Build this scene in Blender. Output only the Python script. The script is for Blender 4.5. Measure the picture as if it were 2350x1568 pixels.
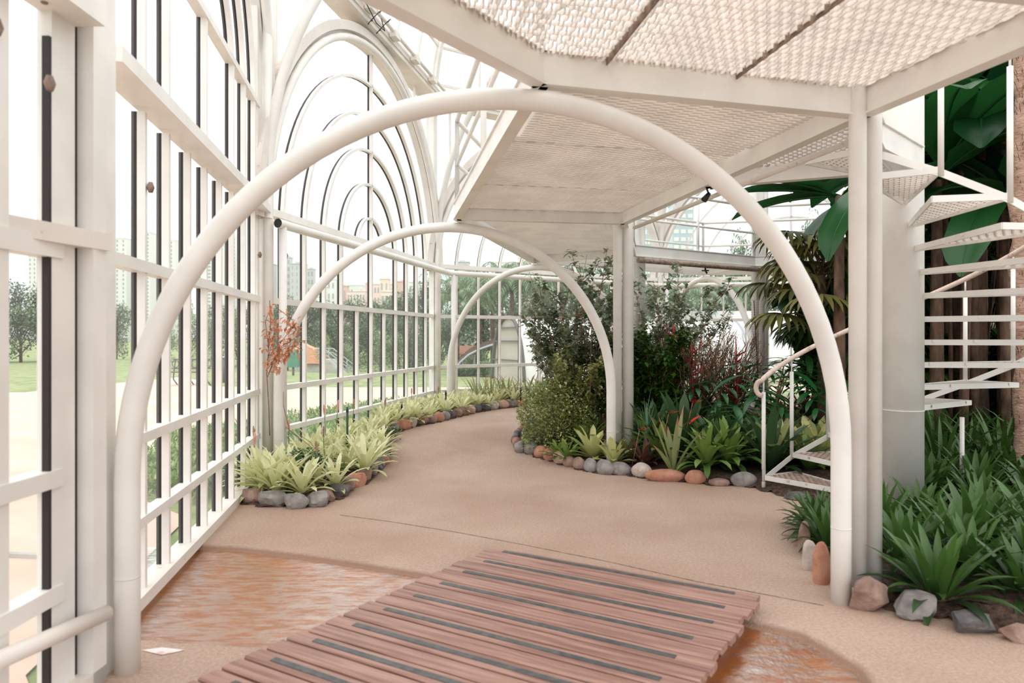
import bpy, bmesh, math, random
from mathutils import Vector, noise, Matrix
from math import sin, cos, pi, radians as R, sqrt, atan2, floor

for o in list(bpy.data.objects): bpy.data.objects.remove(o)
SC = bpy.context.scene
COL = SC.collection
F = 1567.0; CX = 1175.0; HY = 774.0; EH = 1.5

# ---------------------------------------------------------------- camera
cd = bpy.data.cameras.new('camera'); cam = bpy.data.objects.new('camera', cd); COL.objects.link(cam)
cam.location = (0, 0, EH); cam.rotation_euler = (R(90), 0, 0)
cd.sensor_width = 36.0; cd.lens = 36.0*F/2350.0; cd.shift_y = -(784-HY)/2350.0
cd.clip_start = 0.05; cd.clip_end = 3000
cd.dof.use_dof = True; cd.dof.focus_distance = 8.0; cd.dof.aperture_fstop = 2.0
SC.camera = cam

# ---------------------------------------------------------------- light
SKY = 2.2
w = bpy.data.worlds.new('World'); SC.world = w; w.use_nodes = True
nt = w.node_tree; nt.nodes.clear()
wo = nt.nodes.new('ShaderNodeOutputWorld'); bg = nt.nodes.new('ShaderNodeBackground')
tc = nt.nodes.new('ShaderNodeTexCoord'); sep = nt.nodes.new('ShaderNodeSeparateXYZ')
rmp = nt.nodes.new('ShaderNodeValToRGB'); nz = nt.nodes.new('ShaderNodeTexNoise')
mixc = nt.nodes.new('ShaderNodeMixRGB'); mixc.blend_type = 'MULTIPLY'; mixc.inputs[0].default_value = 1
r2 = nt.nodes.new('ShaderNodeValToRGB')
nt.links.new(tc.outputs['Generated'], sep.inputs[0]); nt.links.new(sep.outputs['Z'], rmp.inputs[0])
rmp.color_ramp.elements[0].position = 0.0; rmp.color_ramp.elements[0].color = (.52, .56, .58, 1)
rmp.color_ramp.elements[1].position = 0.55; rmp.color_ramp.elements[1].color = (1.0, 1.0, 1.0, 1)
e = rmp.color_ramp.elements.new(0.16); e.color = (.62, .64, .645, 1)
nz.inputs['Scale'].default_value = 2.2; nz.inputs['Detail'].default_value = 4
nt.links.new(tc.outputs['Generated'], nz.inputs['Vector']); nt.links.new(nz.outputs['Fac'], r2.inputs[0])
r2.color_ramp.elements[0].color = (.9, .92, .95, 1); r2.color_ramp.elements[1].color = (1.06, 1.04, 1.02, 1)
nt.links.new(rmp.outputs[0], mixc.inputs[1]); nt.links.new(r2.outputs[0], mixc.inputs[2])
nt.links.new(mixc.outputs[0], bg.inputs[0]); bg.inputs[1].default_value = SKY
nt.links.new(bg.outputs[0], wo.inputs[0])
sd = bpy.data.lights.new('sun_behind_cloud', 'SUN'); sd.energy = .5; sd.angle = R(60); sd.color = (1, .97, .93)
so = bpy.data.objects.new('sun_behind_cloud', sd); COL.objects.link(so); so.rotation_euler = (R(30), R(-25), 0)
vs = SC.view_settings
vs.view_transform = 'Standard'; vs.look = 'None'; vs.gamma = 1; vs.use_curve_mapping = False
vs.exposure = 0.0
SC.cycles.max_bounces = 10; SC.cycles.transparent_max_bounces = 24; SC.cycles.diffuse_bounces = 5
SC.cycles.sample_clamp_indirect = 8

# ---------------------------------------------------------------- helpers
def P(px, Z, z=0.0):
    return Vector(((px-CX)/F*Z, Z, z))
def fz(y):   # the path rises a little towards the far end
    t = max(0, min(1, (y-7.6)/2.8)); return .16*t*t*(3-2*t)
def G(px, py, z=0.0):
    Z = (EH-z)*F/(py-HY)
    for _ in range(25): Z = .5*Z+.5*(EH-z-fz(Z))*F/(py-HY)
    return Vector(((px-CX)/F*Z, Z, z))
def ZW(px, d):   # depth of a point d metres inside the bromeliad-side wall
    return (4.141-d)/(.2045-.979*(px-CX)/F)
def hz(py, Z): return EH+(HY-py)/F*Z

def nn(nt, t, **k):
    n = nt.nodes.new(t)
    for a, b in k.items(): setattr(n, a, b)
    return n
def base_mat(name):
    m = bpy.data.materials.new(name); m.use_nodes = True
    nt = m.node_tree; b = nt.nodes['Principled BSDF']; return m, nt, b
def c4(c): return (c[0], c[1], c[2], 1)
def srgb(r, g, b):
    f = lambda c: (c/255)/12.92 if c/255 <= .04045 else ((c/255+.055)/1.055)**2.4
    return (f(r), f(g), f(b))

def mat(name, c1, c2=None, scale=8, rough=.5, bump=0, bscale=60, detail=5, lo=.35, hi=.65, metal=0, spec=.5, stretch=None, coords='Object', rot=None):
    m, nt, b = base_mat(name)
    b.inputs['Roughness'].default_value = rough; b.inputs['Metallic'].default_value = metal
    b.inputs['Specular IOR Level'].default_value = spec
    tc = nn(nt, 'ShaderNodeTexCoord'); vec = tc.outputs[coords]
    if rot:
        mp = nn(nt, 'ShaderNodeMapping'); mp.inputs['Rotation'].default_value = (0, 0, R(rot)); nt.links.new(vec, mp.inputs[0]); vec = mp.outputs[0]
    if stretch:
        mp = nn(nt, 'ShaderNodeMapping'); mp.inputs['Scale'].default_value = stretch; nt.links.new(vec, mp.inputs[0]); vec = mp.outputs[0]
    if c2 is not None:
        n = nn(nt, 'ShaderNodeTexNoise'); n.inputs['Scale'].default_value = scale; n.inputs['Detail'].default_value = detail
        nt.links.new(vec, n.inputs['Vector'])
        r = nn(nt, 'ShaderNodeValToRGB'); r.color_ramp.elements[0].position = lo; r.color_ramp.elements[1].position = hi
        r.color_ramp.elements[0].color = c4(c1); r.color_ramp.elements[1].color = c4(c2)
        nt.links.new(n.outputs['Fac'], r.inputs[0]); nt.links.new(r.outputs[0], b.inputs['Base Color'])
    else: b.inputs['Base Color'].default_value = c4(c1)
    if bump:
        n2 = nn(nt, 'ShaderNodeTexNoise'); n2.inputs['Scale'].default_value = bscale; n2.inputs['Detail'].default_value = 4
        nt.links.new(vec, n2.inputs['Vector'])
        bp = nn(nt, 'ShaderNodeBump'); bp.inputs['Strength'].default_value = bump; bp.inputs['Distance'].default_value = .02
        nt.links.new(n2.outputs['Fac'], bp.inputs['Height']); nt.links.new(bp.outputs[0], b.inputs['Normal'])
    return m

def paint(name, base, rust=.04, rough=.42):
    m, nt, b = base_mat(name)
    tc = nn(nt, 'ShaderNodeTexCoord')
    n1 = nn(nt, 'ShaderNodeTexNoise'); n1.inputs['Scale'].default_value = 3; n1.inputs['Detail'].default_value = 6
    n2 = nn(nt, 'ShaderNodeTexNoise'); n2.inputs['Scale'].default_value = 14; n2.inputs['Detail'].default_value = 8; n2.inputs['Roughness'].default_value = .7
    for n in (n1, n2): nt.links.new(tc.outputs['Object'], n.inputs['Vector'])
    r1 = nn(nt, 'ShaderNodeValToRGB'); r1.color_ramp.elements[0].color = c4([x*.9 for x in base]); r1.color_ramp.elements[1].color = c4(base)
    r1.color_ramp.elements[0].position = .35; r1.color_ramp.elements[1].position = .6
    r2 = nn(nt, 'ShaderNodeValToRGB'); p = .70-rust
    r2.color_ramp.elements[0].position = p; r2.color_ramp.elements[0].color = (0, 0, 0, 1)
    r2.color_ramp.elements[1].position = p+.08; r2.color_ramp.elements[1].color = (.7, .7, .7, 1)
    mx = nn(nt, 'ShaderNodeMixRGB'); mx.inputs[2].default_value = c4((base[0]*.5, base[1]*.4, base[2]*.33))
    nt.links.new(n1.outputs['Fac'], r1.inputs[0]); nt.links.new(n2.outputs['Fac'], r2.inputs[0])
    nt.links.new(r2.outputs[0], mx.inputs[0]); nt.links.new(r1.outputs[0], mx.inputs[1]); nt.links.new(mx.outputs[0], b.inputs['Base Color'])
    b.inputs['Roughness'].default_value = rough
    return m

def leafmat(name, ca, cb, tip=None, rough=.42, trans=.25, tipstart=.8):
    m, nt, b = base_mat(name)
    at = nn(nt, 'ShaderNodeAttribute'); at.attribute_name = 'var'
    r = nn(nt, 'ShaderNodeValToRGB'); r.color_ramp.elements[0].color = c4(ca); r.color_ramp.elements[1].color = c4(cb)
    nt.links.new(at.outputs['Fac'], r.inputs[0]); out = r.outputs[0]
    if tip is not None:
        a2 = nn(nt, 'ShaderNodeAttribute'); a2.attribute_name = 'tt'
        rr = nn(nt, 'ShaderNodeValToRGB'); rr.color_ramp.elements[0].position = tipstart; rr.color_ramp.elements[1].position = min(1, tipstart+.15)
        mx = nn(nt, 'ShaderNodeMixRGB'); nt.links.new(a2.outputs['Fac'], rr.inputs[0]); nt.links.new(rr.outputs[0], mx.inputs[0])
        nt.links.new(out, mx.inputs[1]); mx.inputs[2].default_value = c4(tip); out = mx.outputs[0]
    nt.links.new(out, b.inputs['Base Color']); b.inputs['Roughness'].default_value = rough
    tr = nn(nt, 'ShaderNodeBsdfTranslucent'); nt.links.new(out, tr.inputs[0])
    ms = nn(nt, 'ShaderNodeMixShader'); ms.inputs[0].default_value = trans
    nt.links.new(b.outputs[0], ms.inputs[1]); nt.links.new(tr.outputs[0], ms.inputs[2])
    nt.links.new(ms.outputs[0], nt.nodes['Material Output'].inputs[0])
    return m

def glassmat(name, haze=.1, tint=(.97, .985, .98)):
    m = bpy.data.materials.new(name); m.use_nodes = True; nt = m.node_tree; nt.nodes.clear()
    o = nn(nt, 'ShaderNodeOutputMaterial'); t = nn(nt, 'ShaderNodeBsdfTransparent'); t.inputs[0].default_value = c4(tint)
    g = nn(nt, 'ShaderNodeBsdfGlossy'); g.inputs['Roughness'].default_value = .02
    fr = nn(nt, 'ShaderNodeFresnel'); fr.inputs[0].default_value = 1.16
    mu = nn(nt, 'ShaderNodeMath', operation='MULTIPLY'); mu.inputs[1].default_value = .22; nt.links.new(fr.outputs[0], mu.inputs[0])
    a = nn(nt, 'ShaderNodeMixShader'); nt.links.new(mu.outputs[0], a.inputs[0]); nt.links.new(t.outputs[0], a.inputs[1]); nt.links.new(g.outputs[0], a.inputs[2])
    d = nn(nt, 'ShaderNodeBsdfTranslucent'); d.inputs[0].default_value = (.9, .89, .87, 1)
    n = nn(nt, 'ShaderNodeTexNoise'); n.inputs['Scale'].default_value = 1.6; n.inputs['Detail'].default_value = 6
    tc = nn(nt, 'ShaderNodeTexCoord'); mp = nn(nt, 'ShaderNodeMapping'); mp.inputs['Scale'].default_value = (1, 1, .35)
    nt.links.new(tc.outputs['Object'], mp.inputs[0]); nt.links.new(mp.outputs[0], n.inputs['Vector'])
    mr = nn(nt, 'ShaderNodeMapRange'); mr.inputs[1].default_value = .35; mr.inputs[2].default_value = .7
    mr.inputs[3].default_value = haze*.6; mr.inputs[4].default_value = haze*1.6
    nt.links.new(n.outputs['Fac'], mr.inputs[0])
    b = nn(nt, 'ShaderNodeMixShader'); nt.links.new(mr.outputs[0], b.inputs[0]); nt.links.new(a.outputs[0], b.inputs[1]); nt.links.new(d.outputs[0], b.inputs[2])
    nt.links.new(b.outputs[0], o.inputs[0]); return m

WHITE = (.83, .80, .755)
M = {}
M['paint'] = paint('white_paint', WHITE, .0)
M['paint2'] = paint('white_paint_worn', (.78, .72, .66), .09, .5)
M['gasket'] = mat('black_gasket', (.018, .013, .013), rough=.6)
M['glass'] = glassmat('glass', .075)
M['roofglass'] = glassmat('roof_glass', .05)
M['grate'] = paint('grating_paint', (.84, .78, .72), .06, .5)
M['chip'] = paint('chipped_paint', (.72, .56, .48), .16, .5)
M['soil'] = mat('bark_soil', (.018, .010, .007), (.11, .06, .04), 26, .95, bump=1, bscale=60)
M['rubber'] = mat('grip_strip', (.05, .055, .058), (.10, .105, .105), 30, .32, bump=.2, bscale=400)
M['black'] = mat('black_plastic', (.012, .016, .014), rough=.45)
M['rust'] = mat('rusty_steel', (.16, .11, .08), (.35, .25, .19), 20, .7)

def floor_mat():
    m, nt, b = base_mat('resin_gravel_floor'); tc = nn(nt, 'ShaderNodeTexCoord')
    v = nn(nt, 'ShaderNodeTexVoronoi'); v.inputs['Scale'].default_value = 110
    n = nn(nt, 'ShaderNodeTexNoise'); n.inputs['Scale'].default_value = .9; n.inputs['Detail'].default_value = 7
    n3 = nn(nt, 'ShaderNodeTexNoise'); n3.inputs['Scale'].default_value = 55; n3.inputs['Detail'].default_value = 9; n3.inputs['Roughness'].default_value = .75
    for q in (v, n, n3): nt.links.new(tc.outputs['Object'], q.inputs['Vector'])
    r = nn(nt, 'ShaderNodeValToRGB'); r.color_ramp.elements[0].color = c4((.37, .25, .19)); r.color_ramp.elements[1].color = c4((.48, .355, .29))
    r.color_ramp.elements[0].position = .3; r.color_ramp.elements[1].position = .7
    nt.links.new(n.outputs['Fac'], r.inputs[0])
    hs = nn(nt, 'ShaderNodeMixRGB'); hs.blend_type = 'MULTIPLY'; hs.inputs[0].default_value = .75
    r2 = nn(nt, 'ShaderNodeValToRGB'); r2.color_ramp.elements[0].position = .3; r2.color_ramp.elements[1].position = .68
    r2.color_ramp.elements[0].color = (.62, .56, .5, 1); r2.color_ramp.elements[1].color = (1.25, 1.25, 1.2, 1)
    nt.links.new(n3.outputs['Fac'], r2.inputs[0])
    nt.links.new(r.outputs[0], hs.inputs[1]); nt.links.new(r2.outputs[0], hs.inputs[2])
    # rusty water staining where the channel dips (follows the basin shape)
    sp = nn(nt, 'ShaderNodeSeparateXYZ'); nt.links.new(tc.outputs['Object'], sp.inputs[0])
    mr = nn(nt, 'ShaderNodeMapRange'); mr.inputs[1].default_value = -.022; mr.inputs[2].default_value = -.05; nt.links.new(sp.outputs['Z'], mr.inputs[0])
    mr3 = nn(nt, 'ShaderNodeMapRange'); mr3.inputs[1].default_value = -.001; mr3.inputs[2].default_value = -.014; mr3.inputs[4].default_value = .8; nt.links.new(sp.outputs['Z'], mr3.inputs[0])
    wet = nn(nt, 'ShaderNodeMixRGB'); wet.inputs[2].default_value = (.21, .115, .075, 1); nt.links.new(mr3.outputs[0], wet.inputs[0]); nt.links.new(hs.outputs[0], wet.inputs[1])
    st = nn(nt, 'ShaderNodeMixRGB'); st.inputs[2].default_value = (.56, .20, .035, 1); nt.links.new(mr.outputs[0], st.inputs[0]); nt.links.new(wet.outputs[0], st.inputs[1])
    nt.links.new(st.outputs[0], b.inputs['Base Color']); b.inputs['Roughness'].default_value = .75
    bp = nn(nt, 'ShaderNodeBump'); bp.inputs['Strength'].default_value = .5; bp.inputs['Distance'].default_value = .006
    nt.links.new(v.outputs['Distance'], bp.inputs['Height']); nt.links.new(bp.outputs[0], b.inputs['Normal'])
    return m
M['floor'] = floor_mat()
def water_mat():
    m = bpy.data.materials.new('shallow_water'); m.use_nodes = True; nt = m.node_tree; nt.nodes.clear()
    o = nn(nt, 'ShaderNodeOutputMaterial'); t = nn(nt, 'ShaderNodeBsdfTransparent'); t.inputs[0].default_value = (1, .95, .88, 1)
    g = nn(nt, 'ShaderNodeBsdfGlossy'); g.inputs['Roughness'].default_value = .03
    fr = nn(nt, 'ShaderNodeFresnel'); fr.inputs[0].default_value = 3.3
    n = nn(nt, 'ShaderNodeTexNoise'); n.inputs['Scale'].default_value = 16; n.inputs['Detail'].default_value = 6; n.inputs['Roughness'].default_value = .65
    tc = nn(nt, 'ShaderNodeTexCoord'); nt.links.new(tc.outputs['Object'], n.inputs['Vector'])
    bp = nn(nt, 'ShaderNodeBump'); bp.inputs['Strength'].default_value = .3; bp.inputs['Distance'].default_value = .02; nt.links.new(n.outputs['Fac'], bp.inputs['Height'])
    nt.links.new(bp.outputs[0], g.inputs['Normal'])
    n9 = nn(nt, 'ShaderNodeTexNoise'); n9.inputs['Scale'].default_value = 5; n9.inputs['Detail'].default_value = 9; n9.inputs['Roughness'].default_value = .72; m9 = nn(nt, 'ShaderNodeMapping'); m9.inputs['Scale'].default_value = (1.2, 4.5, 1); nt.links.new(tc.outputs['Object'], m9.inputs[0]); nt.links.new(m9.outputs[0], n9.inputs['Vector'])
    fm = nn(nt, 'ShaderNodeMapRange'); fm.inputs[1].default_value = .42; fm.inputs[2].default_value = .56; fm.inputs[3].default_value = .26; fm.inputs[4].default_value = .62; nt.links.new(n9.outputs['Fac'], fm.inputs[0])
    a = nn(nt, 'ShaderNodeMixShader'); nt.links.new(fm.outputs[0], a.inputs[0]); nt.links.new(t.outputs[0], a.inputs[1]); nt.links.new(g.outputs[0], a.inputs[2])
    nt.links.new(a.outputs[0], o.inputs[0]); return m
M['water'] = water_mat()
M['plank'] = mat('wet_hardwood', srgb(130, 94, 82), srgb(170, 132, 118), 3, .42, bump=.2, bscale=9, stretch=(.8, 14, 14), rot=30)
M['pave'] = mat('pink_paving', (.60, .44, .34), (.66, .53, .44), 1.2, .9)
M['lawn'] = mat('lawn', (.16, .24, .07), (.34, .36, .18), 2.5, .95, bump=.5, bscale=40)
M['concrete'] = mat('concrete', (.38, .36, .33), (.5, .48, .44), 3, .9)
M['bark'] = mat('bark', (.07, .038, .025), (.20, .115, .075), 12, .9, bump=.6, bscale=30, stretch=(1, 1, .3))
M['stem'] = mat('stem', (.16, .08, .045), (.30, .17, .10), 20, .8)
M['redstem'] = mat('red_stem', (.32, .012, .012), (.5, .03, .03), 20, .6)
STONEC = {'grey': ((.16, .145, .135), (.34, .31, .29)), 'brown': ((.19, .11, .085), (.36, .24, .19)), 'pinkish': ((.42, .25, .19), (.56, .38, .31)),
          'terracotta': ((.40, .17, .10), (.50, .25, .17)), 'pale': ((.40, .34, .29), (.58, .50, .44)), 'dark': ((.06, .055, .055), (.17, .155, .15))}
for k, (a, b_) in STONEC.items(): M['st_'+k] = mat('stone_'+k, a, b_, 9, .8, bump=.5, bscale=25)

L = {}
L['yel'] = leafmat('bromeliad_pale', srgb(196, 202, 140), srgb(238, 236, 196), srgb(186, 170, 120), trans=.3, tipstart=.93)
L['grn'] = leafmat('bromeliad_green', srgb(70, 108, 42), srgb(140, 164, 82), srgb(150, 120, 80), tipstart=.93)
L['olv'] = leafmat('bromeliad_olive', srgb(74, 96, 52), srgb(128, 142, 84), srgb(150, 80, 55), tipstart=.88)
L['drk'] = leafmat('bromeliad_dark', srgb(28, 56, 30), srgb(70, 100, 60), srgb(90, 70, 50), tipstart=.95)
L['mar'] = leafmat('bromeliad_maroon', srgb(48, 20, 20), srgb(104, 62, 48), srgb(90, 50, 40))
L['pal'] = leafmat('bromeliad_cream', srgb(168, 178, 110), srgb(214, 212, 150), srgb(150, 160, 80), tipstart=.9)
L['strap'] = leafmat('strap_leaf', srgb(120, 140, 88), srgb(164, 164, 116), srgb(170, 120, 95), tipstart=.72)
L['blu'] = leafmat('blue_green_leaf', srgb(66, 112, 82), srgb(112, 150, 112), srgb(100, 120, 80))
L['lil'] = leafmat('lily_leaf', srgb(14, 38, 16), srgb(80, 116, 52), srgb(100, 110, 60), rough=.35, tipstart=.95)  # dark end deepened to put shadow among the leaves into the colour
L['shr'] = leafmat('shrub_leaf', srgb(86, 108, 76), srgb(186, 194, 168), rough=.3)
L['shd'] = leafmat('dark_shrub_leaf', srgb(26, 62, 18), srgb(86, 124, 44), rough=.4)
L['var'] = leafmat('variegated_leaf', srgb(84, 118, 46), srgb(206, 204, 140), rough=.5)
L['dry'] = leafmat('dry_twig_leaf', srgb(88, 52, 36), srgb(128, 96, 66), rough=.7)
L['ban'] = leafmat('banana_leaf', srgb(10, 52, 24), srgb(38, 92, 42), rough=.38, trans=.3)
L['phi'] = leafmat('lobed_leaf', srgb(28, 84, 40), srgb(70, 130, 66), rough=.35)
L['plm'] = leafmat('palm_leaf', srgb(56, 66, 24), srgb(134, 128, 68), srgb(130, 90, 60), rough=.5, tipstart=.9)
L['org'] = leafmat('dried_vine_leaf', srgb(190, 122, 90), srgb(234, 180, 148), rough=.8)
L['pnk'] = leafmat('pink_flower', srgb(232, 178, 170), srgb(248, 212, 204), rough=.7)
L['brn'] = leafmat('brown_flower', srgb(170, 140, 116), srgb(216, 188, 162), rough=.8)
L['red'] = leafmat('red_flower', srgb(214, 20, 34), srgb(232, 60, 50), rough=.5)
L['tre'] = leafmat('tree_leaf', srgb(78, 102, 76), srgb(134, 156, 122), rough=.7)  # greens lightened so atmospheric haze is part of the leaf colour
L['trl'] = leafmat('light_tree_leaf', srgb(116, 144, 100), srgb(166, 184, 138), rough=.7)
L['wil'] = leafmat('palm_tree_leaf', srgb(88, 118, 90), srgb(156, 178, 140), rough=.7)
L['grs'] = leafmat('grass_blade', srgb(104, 140, 70), srgb(186, 196, 140), rough=.8)

class MB:
    def __init__(s): s.v = []; s.f = []; s.sm = []; s.a = []; s.t = []
    def add(s, vs, fs, smooth=False, var=0., tt=0.):
        o = len(s.v); s.v += [tuple(x) for x in vs]
        for i, f in enumerate(fs):
            s.f.append([k+o for k in f]); s.sm.append(smooth); s.a.append(var); s.t.append(tt[i] if isinstance(tt, list) else tt)
    def hexa(s, p):  # 8 points: bottom 4 ccw, top 4 ccw
        s.add(p, [(3, 2, 1, 0), (4, 5, 6, 7), (0, 1, 5, 4), (1, 2, 6, 5), (2, 3, 7, 6), (3, 0, 4, 7)])
    def box(s, x0, x1, y0, y1, z0, z1):
        s.hexa([(x0, y0, z0), (x1, y0, z0), (x1, y1, z0), (x0, y1, z0), (x0, y0, z1), (x1, y0, z1), (x1, y1, z1), (x0, y1, z1)])
    def beam(s, a, b, wd, ht, up=(0, 0, 1)):
        a = Vector(a); b = Vector(b); d = (b-a).normalized(); up = Vector(up)
        sd = d.cross(up).normalized(); u = sd.cross(d).normalized()
        q = [(-wd/2, -ht/2), (wd/2, -ht/2), (wd/2, ht/2), (-wd/2, ht/2)]
        s.hexa([a+sd*x+u*y for x, y in q]+[b+sd*x+u*y for x, y in q])
    def tube(s, pts, r, n=12, caps=True, var=0.):
        pts = [Vector(p) for p in pts]; rs = r if isinstance(r, (list, tuple)) else [r]*len(pts)
        t0 = (pts[1]-pts[0]).normalized(); ref = Vector((0, 0, 1)) if abs(t0.z) < .9 else Vector((1, 0, 0))
        u = t0.cross(ref).normalized(); vs = []; 
        for i, p in enumerate(pts):
            t = (pts[min(i+1, len(pts)-1)]-pts[max(i-1, 0)]).normalized()
            u = (u-t*u.dot(t)).normalized(); v = t.cross(u)
            for k in range(n):
                an = 2*pi*k/n; vs.append(p+(u*cos(an)+v*sin(an))*rs[i])
        fs = []
        for i in range(len(pts)-1):
            for k in range(n):
                k2 = (k+1) % n; fs.append((i*n+k, i*n+k2, (i+1)*n+k2, (i+1)*n+k))
        s.add(vs, fs, True, var)
        if caps and n > 3:
            o = len(s.v)-len(vs); s.f.append([o+k for k in range(n)][::-1]); s.f.append([o+(len(pts)-1)*n+k for k in range(n)])
            s.sm += [False]*2; s.a += [var]*2; s.t += [0]*2
    def strip(s, pts, offs_a, offs_b, closed=False):  # rectangular section sweep: lists of 4 corner point lists
        pass
    def build(s, name, m, parent=None, loc=None):
        me = bpy.data.meshes.new(name)
        off = Vector((0, 0, 0))
        if parent is not None:
            off = parent.location.copy(); pp = parent.parent
            while pp is not None: off += pp.location; pp = pp.parent
        if loc is not None: off = Vector(loc)
        me.from_pydata([(v[0]-off.x, v[1]-off.y, v[2]-off.z) for v in s.v], [], s.f)
        me.polygons.foreach_set('use_smooth', s.sm)
        at = me.attributes.new('var', 'FLOAT', 'FACE'); at.data.foreach_set('value', s.a)
        at = me.attributes.new('tt', 'FLOAT', 'FACE'); at.data.foreach_set('value', [float(x) for x in s.t])
        me.materials.append(m); me.update()
        o = bpy.data.objects.new(name, me); COL.objects.link(o)
        if parent is not None: o.parent = parent
        if loc is not None and parent is None: o.location = off
        return o

def tag(o, label=None, cat=None, group=None, kind=None):
    if label: o['label'] = label
    if cat: o['category'] = cat
    if group: o['group'] = group
    if kind: o['kind'] = kind
    return o
def thing(name, loc, label=None, cat=None, group=None, kind=None):
    o = bpy.data.objects.new(name, None); COL.objects.link(o); o.location = loc; o.empty_display_size = .1
    return tag(o, label, cat, group, kind)
def copy_tree(o, loc=None, rz=0, sc=1, label=None, group=None, cat=None):
    c = o.copy(); COL.objects.link(c)
    if loc is not None:
        c.location = loc; c.rotation_euler = (0, 0, rz); c.scale = (sc, sc, sc) if not isinstance(sc, tuple) else sc
    if label: c['label'] = label
    if group: c['group'] = group
    elif group == '' and 'group' in c: del c['group']
    if cat: c['category'] = cat
    for ch in list(o.children):
        d = ch.copy(); COL.objects.link(d); d.parent = c
        for g in list(ch.children):
            q = g.copy(); COL.objects.link(q); q.parent = d
    return c
class Pool:
    """first use of each prototype moves it, later uses copy it"""
    def __init__(s, protos): s.p = protos; s.used = [False]*len(protos)
    def put(s, i, loc, rz=0, sc=1, label=None, cat=None, group=None):
        i %= len(s.p)
        if not s.used[i]:
            s.used[i] = True; o = s.p[i]; o.location = loc; o.rotation_euler = (0, 0, rz); o.scale = (sc, sc, sc)
            return tag(o, label, cat, group)
        return copy_tree(s.p[i], loc, rz, sc, label, group, cat)
    def done(s):
        for i, u in enumerate(s.used):
            if not u:
                for ch in list(s.p[i].children): bpy.data.objects.remove(ch)
                bpy.data.objects.remove(s.p[i])
ORD = ['first','second','third','fourth','fifth','sixth','seventh','eighth','ninth','tenth','eleventh','twelfth','thirteenth','fourteenth','fifteenth','sixteenth','seventeenth','eighteenth','nineteenth','twentieth']
def ordn(i):
    if i < 20: return ORD[i]
    t = ['', '', 'twenty', 'thirty', 'forty', 'fifty', 'sixty', 'seventy']; tt = ['', '', 'twentieth', 'thirtieth', 'fortieth', 'fiftieth', 'sixtieth', 'seventieth']
    n = i+1
    return tt[n//10] if n % 10 == 0 else t[n//10]+'-'+ORD[n % 10-1]
def inpoly(p, poly):
    x, y = p[0], p[1]; c = False; n = len(poly); j = n-1
    for i in range(n):
        xi, yi = poly[i][0], poly[i][1]; xj, yj = poly[j][0], poly[j][1]
        if (yi > y) != (yj > y) and x < (xj-xi)*(y-yi)/(yj-yi)+xi: c = not c
        j = i
    return c
def dseg(p, a, b):
    ax, ay, bx, by = a[0], a[1], b[0], b[1]; dx, dy = bx-ax, by-ay
    t = max(0, min(1, ((p[0]-ax)*dx+(p[1]-ay)*dy)/(dx*dx+dy*dy+1e-9)))
    return math.hypot(p[0]-ax-dx*t, p[1]-ay-dy*t)
def dpoly(p, poly, closed=True):
    n = len(poly); return min(dseg(p, poly[i], poly[(i+1) % n]) for i in range(n if closed else n-1))
def sm(x): x = max(0, min(1, x)); return x*x*(3-2*x)

# ---------------------------------------------------------------- plan of the building
W1 = Vector((-2.01, 3.2, 0)); W2 = Vector((-2.715, 7.25, 0))
def dirv(a): return Vector((sin(R(a)), cos(R(a)), 0))
LS = 5.91
W3 = W2+dirv(11.8)*LS; W4 = W3+dirv(57.5)*LS; W5 = W4+dirv(102.5)*LS; W6 = W5+dirv(147.5)*LS
CT = Vector((4.885, 8.68, 0))
P1 = Vector((-1.73, 3.07, 0)); Q1 = Vector((1.86, 3.86, 0))
P2 = Vector((-2.46, 7.2, 0)); Q2 = Vector((1.13, 7.78, 0))
P3 = Vector((-1.17, 12.8, 0)); Q3 = Vector((1.92, 10.8, 0))
def rad(Wp, k): return (CT-Wp).normalized()*k+Wp
P4 = rad(W4, .3); Q4 = Vector((4.38, 12.35, 0)); P5 = rad(W5, .3); Q5 = rad(W5, 3.95); P6 = rad(W6, .3); Q6 = rad(W6, 3.95)
ZB = 2.785; ZD = 2.955    # deck beam underside / top
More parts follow.
